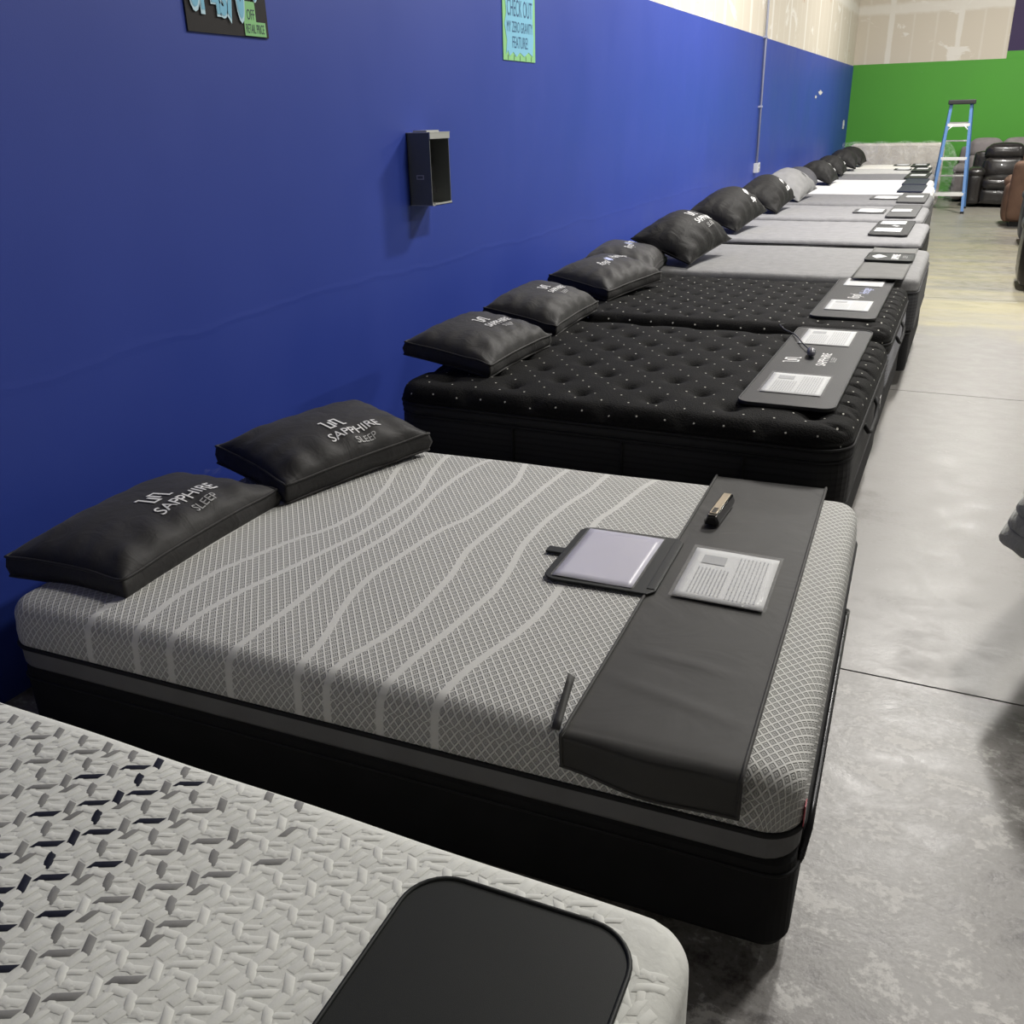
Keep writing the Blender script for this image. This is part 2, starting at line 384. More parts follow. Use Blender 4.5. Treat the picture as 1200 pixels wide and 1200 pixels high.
def knit_white(name, col, col2, sc=(1, 1), bd=.004, kind='voronoi', scale=22.0, rough=.85):
    """quilted top cloth"""
    if name in MC: return MC[name]
    m, n, b = nt(name); b.inputs['Roughness'].default_value = rough
    uvn = N(n, 'ShaderNodeTexCoord'); co = uvn.outputs['UV']
    mp = N(n, 'ShaderNodeMapping'); mp.inputs['Scale'].default_value = (sc[0], sc[1], 1); n.links.new(co, mp.inputs[0])
    if kind == 'voronoi':
        v = N(n, 'ShaderNodeTexVoronoi', i_Scale=scale); n.links.new(mp.outputs[0], v.inputs[0]); h = v.outputs[0]
        h = math_(n, 'SUBTRACT', 1.0, h)
    else:
        v = N(n, 'ShaderNodeTexNoise', i_Scale=scale, i_Detail=4.0, i_Distortion=.5); n.links.new(mp.outputs[0], v.inputs[0]); h = v.outputs[0]
    no = N(n, 'ShaderNodeTexNoise', i_Scale=110.0, i_Detail=4.0); n.links.new(mp.outputs[0], no.inputs[0])
    f_ = math_(n, 'ADD', math_(n, 'MULTIPLY', h, .5), math_(n, 'MULTIPLY', no.outputs[0], .5))
    c = ramp(n, f_, [(.3, col2), (.65, col)]); n.links.new(c, b.inputs['Base Color'])
    bump(n, b, math_(n, 'ADD', h, math_(n, 'MULTIPLY', no.outputs[0], .15)), bd, .7)
    MC[name] = m; return m

# ------------------------------------------------------------------ room
XR, YN, YB, HB = 13.0, -3.0, 21.27, 2.46
def struct(o): o['kind'] = 'structure'; return o
# floor as slabs with saw-cut joints between them
FY = [YN, -.77, 2.70, 6.17, 9.64, 13.11, 16.58, 20.05, YB+.2]
V = []; F = []; g = .004
for i in range(len(FY)-1):
    n0 = len(V); a = FY[i]+(g if i else 0); b_ = FY[i+1]-(g if i < len(FY)-2 else 0)
    V += [(-.2, a, 0), (XR+.2, a, 0), (XR+.2, b_, 0), (-.2, b_, 0)]; F.append((n0, n0+1, n0+2, n0+3))
    if i < len(FY)-2:
        n1 = len(V); V += [(-.2, b_, -.03), (XR+.2, b_, -.03), (XR+.2, b_+2*g, -.03), (-.2, b_+2*g, -.03), (-.2, b_+2*g, 0), (XR+.2, b_+2*g, 0)]
        F += [(n0+3, n0+2, n1+1, n1), (n1, n1+1, n1+2, n1+3), (n1+3, n1+2, n1+5, n1+4)]
n0 = len(V)
V += [(-.2, YN, -.1), (XR+.2, YN, -.1), (XR+.2, YB+.2, -.1), (-.2, YB+.2, -.1)]; F.append((n0, n0+3, n0+2, n0+1))
struct(meshobj('floor', V, F, M_floor))
struct(boxes('wall_left', [(-.15, YN, 0, 0, YB, HB)], M_blue))
struct(boxes('wall_left_upper', [(-.15, YN, HB, -.004, YB, HC)], M_dry_y))
struct(boxes('wall_back', [(-.15, YB, 0, XR, YB+.15, 2.475)], M_green))
struct(boxes('wall_back_upper', [(-.15, YB+.004, 2.475, 2.70, YB+.15, HC)], M_dry_x))
struct(boxes('wall_back_panel', [(2.70, YB-.004, 2.60, XR, YB+.15, HC), ], M_purple))
struct(boxes('trim_1', [(2.70, YB-.003, 2.475, XR, YB+.15, 2.60)], M_green))
struct(boxes('wall_right', [(XR, YN, 0, XR+.15, YB+.15, HC)], M_white))
struct(boxes('wall_front', [(-.15, YN-.15, 0, XR+.15, YN, HC)], M_white))
struct(boxes('ceiling', [(-.15, YN-.15, HC, XR+.15, YB+.15, HC+.1)], M_ceil))

# ------------------------------------------------------------------ beds
FOUND = []
def foundation(x, y, L, W, h, mat, label, rz=0, z0=.0, leg=None, band=None):
    o = empty('box_foundation', label, 'bed base', (x, y, 0), rz, None)
    s = loopband('side_panel', L, W, .05, [(0, h), (.004, h-.02), (.004, z0+.03), (0, z0)], mat, o)
    tube('top_welt', [(px, py, h-.012) for px, py in rrect(-L-.004, -.004, .004, W+.004, .054, 6)], .006, MC['black_cloth'], o, 6, True)
    if z0 > .01:
        for (a, b_) in ((-.12, .12), (-.12, W-.12), (-L+.12, .12), (-L+.12, W-.12)):
            V, F = tube_geo([(a, b_, 0), (a, b_, z0+.02)], .03, 12); meshobj('leg', V, F, M_plastic, o, smooth=False)
    return o
M_plastic = plain('black_plastic', (.012, .012, .013), .4)
M_steel = plain('dark_painted_steel', (.02, .02, .022), .3, .6)

# ---- bed 2: pale grey diamond quilt mattress, turned a little off square
B2 = dict(x=2.361, y=1.481, rz=0.0399, L=2.10, W=1.514)
BANDS = [[(1.63, -.15), (1.63, -.02), (1.65, .18), (1.65, .34), (1.61, .47), (1.57, .61), (1.51, .72), (1.49, .87), (1.52, 1.08), (1.58, 1.27), (1.62, 1.66)],
 [(1.52, -.15), (1.52, -.03), (1.525, .13), (1.505, .26), (1.465, .43), (1.435, .56), (1.4, .7), (1.39, .91), (1.39, 1.07), (1.44, 1.26), (1.47, 1.44), (1.48, 1.66)],
 [(1.34, -.15), (1.34, -.02), (1.33, .09), (1.325, .23), (1.33, .38), (1.34, .51), (1.33, .59), (1.31, .73), (1.31, .89), (1.335, 1.09), (1.335, 1.24), (1.32, 1.39), (1.29, 1.5), (1.28, 1.66)],
 [(1.14, -.15), (1.14, -.03), (1.15, .13), (1.19, .27), (1.21, .36), (1.22, .46), (1.2, .64), (1.18, .82), (1.14, .93), (1.12, 1.14), (1.115, 1.28), (1.16, 1.48), (1.2, 1.66)],
 [(1.06, -.15), (1.06, -.02), (1.055, .07), (1.02, .18), (1.0, .32), (1.005, .46), (1.01, .56), (1.04, .72), (1.03, .88), (1.02, 1.05), (1.01, 1.23), (.99, 1.48), (.99, 1.66)],
 [(.92, -.15), (.92, -.04), (.9, .13), (.88, .28), (.87, .4), (.86, .51), (.87, .63), (.9, .81), (.9, .97), (.88, 1.15), (.85, 1.29), (.84, 1.5), (.84, 1.66)],
 [(.78, -.15), (.78, -.02), (.77, .09), (.75, .2), (.72, .31), (.7, .43), (.7, .58), (.73, .8), (.75, 1.05), (.72, 1.18), (.69, 1.38), (.66, 1.5), (.65, 1.66)],
 [(1.79, .85), (1.72, 1.1), (1.75, 1.66)]]
def smooth_interp(pts, v):
    vs = np.array([p[1] for p in pts]); us = np.array([p[0] for p in pts])
    o = np.interp(v, vs, us); o += np.interp(v-.03, vs, us)+np.interp(v+.03, vs, us); return o/3
def diamond_quilt():
    m, n, b = nt('diamond_quilt_knit'); b.inputs['Roughness'].default_value = .85
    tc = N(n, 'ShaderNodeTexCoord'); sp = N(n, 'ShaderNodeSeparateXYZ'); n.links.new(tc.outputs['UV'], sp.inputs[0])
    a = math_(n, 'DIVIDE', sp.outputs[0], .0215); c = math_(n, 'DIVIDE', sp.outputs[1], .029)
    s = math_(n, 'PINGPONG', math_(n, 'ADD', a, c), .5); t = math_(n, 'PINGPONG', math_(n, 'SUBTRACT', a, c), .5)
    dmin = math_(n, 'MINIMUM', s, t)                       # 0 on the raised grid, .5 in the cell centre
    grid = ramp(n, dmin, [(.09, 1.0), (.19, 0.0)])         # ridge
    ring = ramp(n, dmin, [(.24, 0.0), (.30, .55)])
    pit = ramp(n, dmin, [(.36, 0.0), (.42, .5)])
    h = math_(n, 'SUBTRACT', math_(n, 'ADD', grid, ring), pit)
    at = N(n, 'ShaderNodeAttribute'); at.attribute_name = 'band'
    bm = ramp(n, at.outputs['Fac'], [(.42, 0.0), (.58, 1.0)])
    mid = ramp(n, at.outputs['Fac'], [(.78, 0.0), (.88, .35)])
    mx = N(n, 'ShaderNodeMix'); mx.data_type = 'FLOAT'; n.links.new(bm, mx.inputs[0]); n.links.new(h, mx.inputs[2]); mx.inputs[3].default_value = .85
    col = ramp(n, h, [(0.0, (.385, .385, .37)), (.5, (.49, .49, .47)), (1.0, (.67, .67, .645))])  # shade in the recesses painted into the colour: dark cells, paler ridges
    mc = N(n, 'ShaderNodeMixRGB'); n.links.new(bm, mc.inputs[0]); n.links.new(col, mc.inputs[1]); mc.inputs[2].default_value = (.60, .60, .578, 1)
    fi = N(n, 'ShaderNodeTexNoise', i_Scale=500.0, i_Detail=2.0); n.links.new(tc.outputs['UV'], fi.inputs[0])
    n.links.new(mc.outputs[0], b.inputs['Base Color'])
    p = bump(n, b, mx.outputs[0], .004, .9); bump(n, b, fi.outputs[0], .0007, .5, p)
    return m
def bed2():
    root = empty('mattress', 'pale grey diamond-quilted mattress under two charcoal pillows and the long dark runner', 'mattress', (B2['x'], B2['y'], 0), B2['rz'])
    L, W = B2['L'], B2['W']
    # shape: long softly rounded top edge, then the knit runs down to the black tape
    def hm(X, Y, D): return -.010*np.clip(1-D/.16, 0, 1)**2+.0015*np.sin(X*9)*np.sin(Y*7)
    us = graded(L, .045, 270); vs = graded(W, .045, 190)
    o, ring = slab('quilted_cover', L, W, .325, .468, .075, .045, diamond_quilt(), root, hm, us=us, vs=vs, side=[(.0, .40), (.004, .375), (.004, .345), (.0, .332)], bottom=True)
    me = o.data; uv = np.empty(len(me.loops)*2); me.uv_layers[0].data.foreach_get('uv', uv); uv = uv.reshape(-1, 2)
    li = np.empty(len(me.loops), int); me.loops.foreach_get('vertex_index', li)
    vu = np.zeros((len(me.vertices), 2)); vu[li] = uv
    val = np.zeros(len(vu))
    for bnd in BANDS:
        d = np.abs(vu[:, 0]-smooth_interp(bnd, vu[:, 1])); val = np.maximum(val, np.clip(1-d/.022, 0, 1))
    at = me.attributes.new('band', 'FLOAT', 'POINT'); at.data.foreach_set('value', val)
    loopband('side_border', L, W, .075, [(.001, .330), (.003, .325), (.002, .278), (-.004, .268)], fabric('mid_grey_border_knit', (.15, .15, .152), .85, .08, 600, .0006), root)
    ringtube('edge_tape', ring, .333, .0065, M_black, root, .004, 8)
    t = boxes('care_label', [(.0035, .045, .335, .0055, .07, .385)], plain('red_white_label', (.45, .08, .10), .6), root)
    t.rotation_euler = (0, 0, 0)
    boxes('label_print', [(.0056, .050+.005*i, .340, .0060, .052+.005*i, .380) for i in range(4)], M_ink, t)
    f_ = empty('adjustable_base', 'black upholstered bed base under the diamond-quilted mattress with a rail at its foot', 'bed base', (B2['x'], B2['y'], 0), B2['rz'])
    loopband('side_panel', L-.01, W-.01, .055, [(-.012, .267), (.0, .258), (.002, .20), (.002, .06), (-.008, .04)], M_blackside, f_).location = (0, .0, 0)
    tube('panel_seam', [(px, py, .235) for px, py in rrect(-L+.01-.003, -.003, .003, W-.01+.003, .058, 6)], .004, M_black, f_, 6, True)
    for a, c in ((-.10, .12), (-.10, W-.12), (-L+.2, .12), (-L+.2, W-.12), (-1.0, .14), (-1.0, W-.14)):
        V, F = tube_geo([(a, c, 0), (a, c, .01), (a, c, .012), (a, c, .06)], [.032, .032, .025, .02], 14); meshobj('leg', V, F, M_plastic, f_)
    # mattress retainer rail at the foot
    R_ = [(-.01, .06, .20), (.006, .07, .24), (.014, .10, .29), (.014, .16, .305), (.014, .60, .31), (.014, .98, .31), (.014, 1.04, .30), (.006, 1.07, .25), (-.01, 1.08, .20)]
    tube('retainer_rail', R_, .008, M_steel, f_, 10)
    # corner guard
    return root
bed2()

# ---- generic pillow
def pillow(x, y, z, label, w=.62, d=.46, t=.13, g=.05, rz=0, tilt=0, roll=0, mat=None, style='gusset', logo='sapphire', group=None, sag=0, lscale=1.0, lpos=(0.02, 0), name='pillow', seed=0, logo2=None, pipe=None):
    """w along y (the bed's width), d toward the wall; local +y reading direction, local -x toward the wall"""
    o = empty(name, label, 'pillow', (x, y, z), 0, group)
    Rm = Matrix.Rotation(rz, 4, 'Z') @ Matrix.Rotation(tilt, 4, 'Y') @ Matrix.Rotation(roll, 4, 'X')
    o.rotation_euler = Rm.to_euler()
    rnd = random.Random(seed); ph = [rnd.uniform(0, 6.28) for _ in range(8)]
    hw, hd = w/2, d/2
    def shape(s, q):
        """s along width, q along depth in [-1,1] -> x,y offsets, with slightly pulled-in edges"""
        yy = s*hw*(1-.045*(1-q*q) if style == 'gusset' else 1-.06*(1-q*q)*abs(s))
        xx = q*hd*(1-.05*(1-s*s))
        if style != 'gusset': yy *= 1; 
        return xx, yy
    def crown(s, q):
        e = 3.0 if style == 'gusset' else 2.0
        k = max(0, (1-abs(s)**e))*max(0, (1-abs(q)**e)); k = k**.55
        wr = 0
        edge = max(abs(s), abs(q))
        wr += .012*math.sin(s*17+ph[0]+2*math.sin(q*3+ph[1]))*max(0, abs(q)-.35)*(1-abs(q)**6)*(1.2 if q > 0 else .35)
        wr += .010*math.sin(q*14+ph[2]+2*math.sin(s*3+ph[3]))*max(0, abs(s)-.45)*(1-abs(s)**6)
        wr += .003*math.sin(s*4+ph[4])*math.sin(q*4+ph[5])*(1-edge**2)
        return k, wr
    def top(s, q):
        xx, yy = shape(s, q); k, wr = crown(s, q)
        return Vector((xx, yy, g/2+(t-g)*.75*k+wr*(t/.13)+sag*(q*q)*0))
    def bot(s, q):
        xx, yy = shape(s, q); k, wr = crown(s, q)
        return Vector((xx, yy, -g/2-(t-g)*.15*k**.6))
    n = 36; m = 28
    S_ = [math.sin(a) for a in np.linspace(-PI/2, PI/2, n+1)]; Q_ = [math.sin(a) for a in np.linspace(-PI/2, PI/2, m+1)]
    S_ = [.5*a+.5*b_ for a, b_ in zip(S_, np.linspace(-1, 1, n+1))]; Q_ = [.5*a+.5*b_ for a, b_ in zip(Q_, np.linspace(-1, 1, m+1))]
    V = []; F = []
    if style == 'gusset': bulge = .010
    else: bulge = 0
    for fn in (top, bot):
        for s in S_:
            for q in Q_: V.append(fn(s, q))
    I = lambda k, i, j: k*(n+1)*(m+1)+i*(m+1)+j
    for i in range(n):
        for j in range(m):
            F.append((I(0, i, j), I(0, i, j+1), I(0, i+1, j+1), I(0, i+1, j))[::-1]); F.append((I(1, i, j), I(1, i, j+1), I(1, i+1, j+1), I(1, i+1, j)))
    B = [(i, 0) for i in range(n+1)]+[(n, j) for j in range(1, m+1)]+[(i, m) for i in range(n-1, -1, -1)]+[(0, j) for j in range(m-1, 0, -1)]
    nb = len(B); base = len(V)
    for k, (i, j) in enumerate(B):
        a = V[I(0, i, j)]; c = V[I(1, i, j)]; mid = (a+c)/2; out = Vector((mid.x/hd**1, mid.y/hw, 0)); out.x = out.x**5; out.y = out.y**5
        out = out.normalized() if out.length > 0 else out
        V.append(mid+out*(bulge+.004*math.sin(k*.55+ph[6])))
    for k in range(nb):
        i, j = B[k]; i2, j2 = B[(k+1) % nb]; a = base+k; c = base+(k+1) % nb
        F.append((I(0, i, j), I(0, i2, j2), c, a)[::-1]); F.append((a, c, I(1, i2, j2), I(1, i, j))[::-1])
    mat = mat or M_pillow
    meshobj('cover', [tuple(v) for v in V], F, mat, o, smooth=True)
    if style == 'gusset':
        for fn in (top, bot):
            P = [fn(S_[i], Q_[j])*1.003 for i, j in B[::2]]
            tube('piping', P, .0045, pipe or mat, o, 6, True)
    else:
        P = [(top(S_[i], Q_[j])+bot(S_[i], Q_[j]))/2 for i, j in B[::2]]
        tube('seam', P, .004, mat, o, 5, True)
    def place(a, b_):     # a: reading direction (+y); b: up the letters (-x)
        s = max(-.98, min(.98, (a*lscale+lpos[1])/hw)); q = max(-.98, min(.98, (-b_*lscale+lpos[0])/hd))
        p = top(s, q); e = .01
        nn = (top(min(.99, s+e), q)-top(s-e, q)).cross(top(s, min(.99, q+e))-top(s, q-e))
        if nn.z < 0: nn = -nn
        return tuple(p+nn.normalized()*.0034)
    if logo == 'sapphire':
        def pl(a, b_): return place(a, b_)
        strips('emblem', [[(a-.045, b_+.06) for a, b_ in q] for q in emblem_quads(.042)], pl, M_ink, o)
        lettering('brand_lettering', 'SAPPHIRE', .20, .036, pl, M_ink, o, bold=.005, cx=0, cy=-.022)
        lettering('small_lettering', 'SLEEP', .082, .022, pl, M_ink2, o, cx=.015, cy=-.060)
    elif logo == 'script':
        lettering('script_lettering', 'Royal', .10, .075, place, M_ink, o, shear=.5, cx=-.11, cy=-.05)
        lettering('script_lettering', 'Heritage', .15, .075, place, M_ink, o, shear=.5, cx=.085, cy=-.02)
        strips('emblem', [[(-.052, .0), (-.035, -.012), (-.02, .03), (-.045, .045)], [(-.03, -.02), (-.01, 0), (-.015, .05), (-.025, .03)]], place, plain('pale_blue_print', (.45, .5, .75), .6), o)
    elif logo == 'mark':
        strips('emblem', [[(-.04, 0), (0, -.035), (.045, .01), (-.005, .04)]], place, M_ink, o)
        lettering('brand_lettering', 'SLEEP', .12, .04, place, M_ink, o, bold=.02, cx=.05, cy=-.10)
    elif logo == 'leaf':
        strips('emblem', [[(-.03, 0), (0, -.02), (.035, .03), (0, .03)], [(.0, -.03), (.02, -.05), (.03, 0), (.01, 0)]], place, plain('dark_print', (.05, .05, .055), .6), o)
    return o
pillow(.355, 1.874, .493, 'charcoal gusseted pillow nearest the camera, on the pale grey mattress against the blue wall', w=.69, d=.425, t=.16, g=.06, rz=.05, tilt=-.0, seed=1, lpos=(.10, .055), lscale=1.25)
pillow(.480, 2.605, .539, 'charcoal gusseted pillow on the far half of the pale grey mattress', w=.64, d=.415, t=.17, g=.065, rz=-.30, tilt=.119, roll=.026, seed=2, lpos=(.12, .04), lscale=1.1)

# ---- long runner, folder, paper sleeve and remote on bed 2
def b2(u, v): 
    c, s = math.cos(B2['rz']), math.sin(B2['rz'])
    return (B2['x']-u*c-v*s, B2['y']-u*s+v*c)
ZT = .470
def runner_bed2():
    o = empty('bed_runner', 'long charcoal cloth runner across the foot of the pale grey diamond-quilted mattress', 'bed runner', (B2['x'], B2['y'], 0), B2['rz'])
    n, m = 40, 110; V = []; F = []
    def surf(s, t):
        # s 0..1 across (u .105 -> .482), t 0..1 along from the drop edge to the far end
        Lt = 1.63; d = t*Lt; v = d-.085
        u_ = .108+s*.372
        fold = .02*s                      # edge swings a little
        if d < .075+.0:
            q = d/.075
            v2 = -.020+.004*math.sin(s*9); z = ZT-.092+.085*q+.010*s
            v2 -= .020*(1-q)*math.sin(s*3.2+.3)+.006
        else:
            v2 = v+.012; z = ZT-.003-.010*max(0, 1-(v2+.02)/.06)**2
        z += .0015*math.sin(v*6+s*3)+.0035*math.exp(-((v-.30-.05*s)/.018)**2)*math.sin(PI*s)**2+.003*math.exp(-((v-.12-.1*s)/.02)**2)*math.sin(PI*s)
        z += .003*math.exp(-((v-1.25+.22*(1-s))/.02)**2)*max(0, s-.3)
        return (-u_, v2, z+.004)
    for i in range(n+1):
        for j in range(m+1): V.append(surf(i/n, (j/m)**1.15))
    for i in range(n):
        for j in range(m): F.append((i*(m+1)+j, (i+1)*(m+1)+j, (i+1)*(m+1)+j+1, i*(m+1)+j+1))
    c = meshobj('cloth', V, F, M_runner, o, smooth=True)
    md = c.modifiers.new('s', 'SOLIDIFY'); md.thickness = .003; md.offset = 1
    for s in (.012, .988):
        P = [surf(s, (j/m)**1.15) for j in range(m+1)]; tube('hem', [(a, b_, z+.003) for a, b_, z in P], .0042, M_runner, o, 6)
    P = [surf(i/n, 0) for i in range(n+1)]; tube('hem', P, .004, M_runner, o, 6)
    # loose hem strap standing at the near corner
    V = []; F = []
    for k in range(7):
        t = k/6; V += [(-.486-.020*t, .0+.15*t, ZT-.004+.030*t), (-.504-.018*t, .0+.15*t, ZT-.006+.040*t)]
        if k: F.append((2*k-2, 2*k-1, 2*k+1, 2*k))
    c = meshobj('loose_strap', V, F, M_runner, o, smooth=True); md = c.modifiers.new('s', 'SOLIDIFY'); md.thickness = .004
runner_bed2()
def quadpatch(name, q, z, mat, parent, wav=.0015, n=14, th=0, seed=0):
    q = [Vector((a, b_, 0)) for a, b_ in q]; V = []; F = []
    rnd = random.Random(seed); p1, p2 = rnd.uniform(0, 6), rnd.uniform(0, 6)
    for i in range(n+1):
        for j in range(n+1):
            s, t = i/n, j/n; p = q[0].lerp(q[1], s).lerp(q[3].lerp(q[2], s), t)
            V.append((p.x, p.y, z+wav*(math.sin(s*4+t*5+p1)+math.sin(t*9-s*6+p2))*.5))
    for i in range(n):
        for j in range(n): F.append((i*(n+1)+j, (i+1)*(n+1)+j, (i+1)*(n+1)+j+1, i*(n+1)+j+1))
    o = meshobj(name, V, F, mat, parent, smooth=True)
    if th: md = o.modifiers.new('s', 'SOLIDIFY'); md.thickness = th; md.offset = 0
    return o
def folder_bed2():
    o = empty('document_folder', 'open black folder with a blank lavender sheet, sticking out from the charcoal runner', 'folder', (B2['x'], B2['y'], 0), B2['rz'])
    pts = [(-.455, .62), (-.440, .965)]+[(-.49, .98)]+[(a, b_) for a, b_ in rrect(-.765, .610, -.50, .975, .035, 6) if a < -.62]
    pts = [(-.470, .612), (-.452, .640), (-.452, .955), (-.470, .980)]
    for cx, cy, a0 in ((-.765+.04, .975-.04, PI/2), (-.765+.04, .610+.04, PI)):
        for i in range(7):
            a = a0+PI/2*i/6; pts.append((cx+.04*math.cos(a), cy+.04*math.sin(a)))
    prism('cover', pts, ZT+.004, ZT+.011, M_padblk, o, .003)
    boxes('spine_fold', [(-.478, .64, ZT+.009, -.455, .955, ZT+.013)], M_padblk, o, .002)
    quadpatch('blank_sheet', [(-.738, .628), (-.515, .628), (-.510, .955), (-.738, .957)], ZT+.0130, M_lav, o, .001, 10, .0006, 3)
    quadpatch('clear_pocket', [(-.742, .624), (-.508, .624), (-.505, .960), (-.742, .960)], ZT+.0148, M_film, o, .0012, 20, 0, 4)
    boxes('closing_tab', [(-.815, .775, ZT+.002, -.757, .812, ZT+.009)], M_padblk, o, .003)
folder_bed2()
def paper_sleeve(name, label, q, z, loc=(0, 0, 0), rz=0, detail=True, th=.0012, group=None, seed=0):
    """clear sleeve with a printed sheet, corners q = near-foot... as (x,y)"""
    o = empty(name, label, 'paper', loc, rz, group)
    Q = [Vector((a, b_, 0)) for a, b_ in q]; C_ = sum(Q, Vector())/4
    quadpatch('printed_sheet', [tuple((C_+(p-C_)*.93)[:2]) for p in Q], z, M_paper, o, .0005, 10, .0005, seed)
    quadpatch('clear_sleeve', [p[:2] for p in Q], z+.0030, M_film, o, .0007, 16, 0, seed+1)
    if detail:
        V = []; F = []; rnd = random.Random(seed+5)
        def pt(s, t): p = Q[0].lerp(Q[1], s).lerp(Q[3].lerp(Q[2], s), t); return (p.x, p.y, z+.0019)
        def line(s0, s1, t0, t1):
            k = len(V); V.extend([pt(s0, t0), pt(s1, t0), pt(s1, t1), pt(s0, t1)]); F.append((k, k+1, k+2, k+3))
        for i in range(9):                        # broken rows of print
            s = .16+i*.040; t = .12
            while t < .60:
                w_ = rnd.uniform(.02, .07); line(s, s+.014, t, min(.6, t+w_)); t += w_+.015
        line(.16, .42, .68, .84)
        for i in range(8):
            s = .56+i*.042; t = .10
            while t < .86:
                w_ = rnd.uniform(.03, .09); line(s, s+.012, t, min(.88, t+w_)); t += w_+.02
        meshobj('print', V, F, M_ink3, o)
    return o
# corners given so that s runs from the wall side to the aisle side, t runs along the bed's width
paper_sleeve('paper_sleeve', 'printed sheet in a clear sleeve in the middle of the charcoal cloth runner', [(-.418, .628), (-.167, .618), (-.167, .945), (-.418, .955)], ZT+.0085, (B2['x'], B2['y'], 0), B2['rz'], seed=4)
def remote():
    x, y = b2(.405, 1.11); x2, y2 = b2(.392, 1.315); an = math.atan2(y2-y, x2-x)
    o = empty('remote_control', 'small dark remote control with a gold top face lying on the charcoal runner', 'remote control', (x, y, ZT+.007), an)
    L = .205
    prof = [(-.022, 0), (.022, 0), (.024, .012), (.015, .034), (-.015, .034), (-.024, .012)]
    V = []; F = []
    for a, sc in ((0, .75), (.008, 1), (L-.008, 1), (L, .75)):
        V += [(a, p[0]*sc, (p[1]-.015)*sc+.015) for p in prof]
    for k in range(3):
        for i in range(6): F.append((k*6+i, k*6+(i+1) % 6, (k+1)*6+(i+1) % 6, (k+1)*6+i))
    F += [tuple(range(6))[::-1], tuple(range(18, 24))]
    bevel(meshobj('body', V, F, plain('glossy_black', (.008, .008, .009), .15, coat=.5), o), .003)
    boxes('face_plate', [(.018, -.012, .0335, L-.012, .012, .0365)], plain('champagne_metal', (.42, .36, .28), .35, .8), o, .001)
    boxes('button', [(.024+.014*i, -.007, .0364, .033+.014*i, .007, .0376) for i in range(3)], M_plastic, o)
remote()

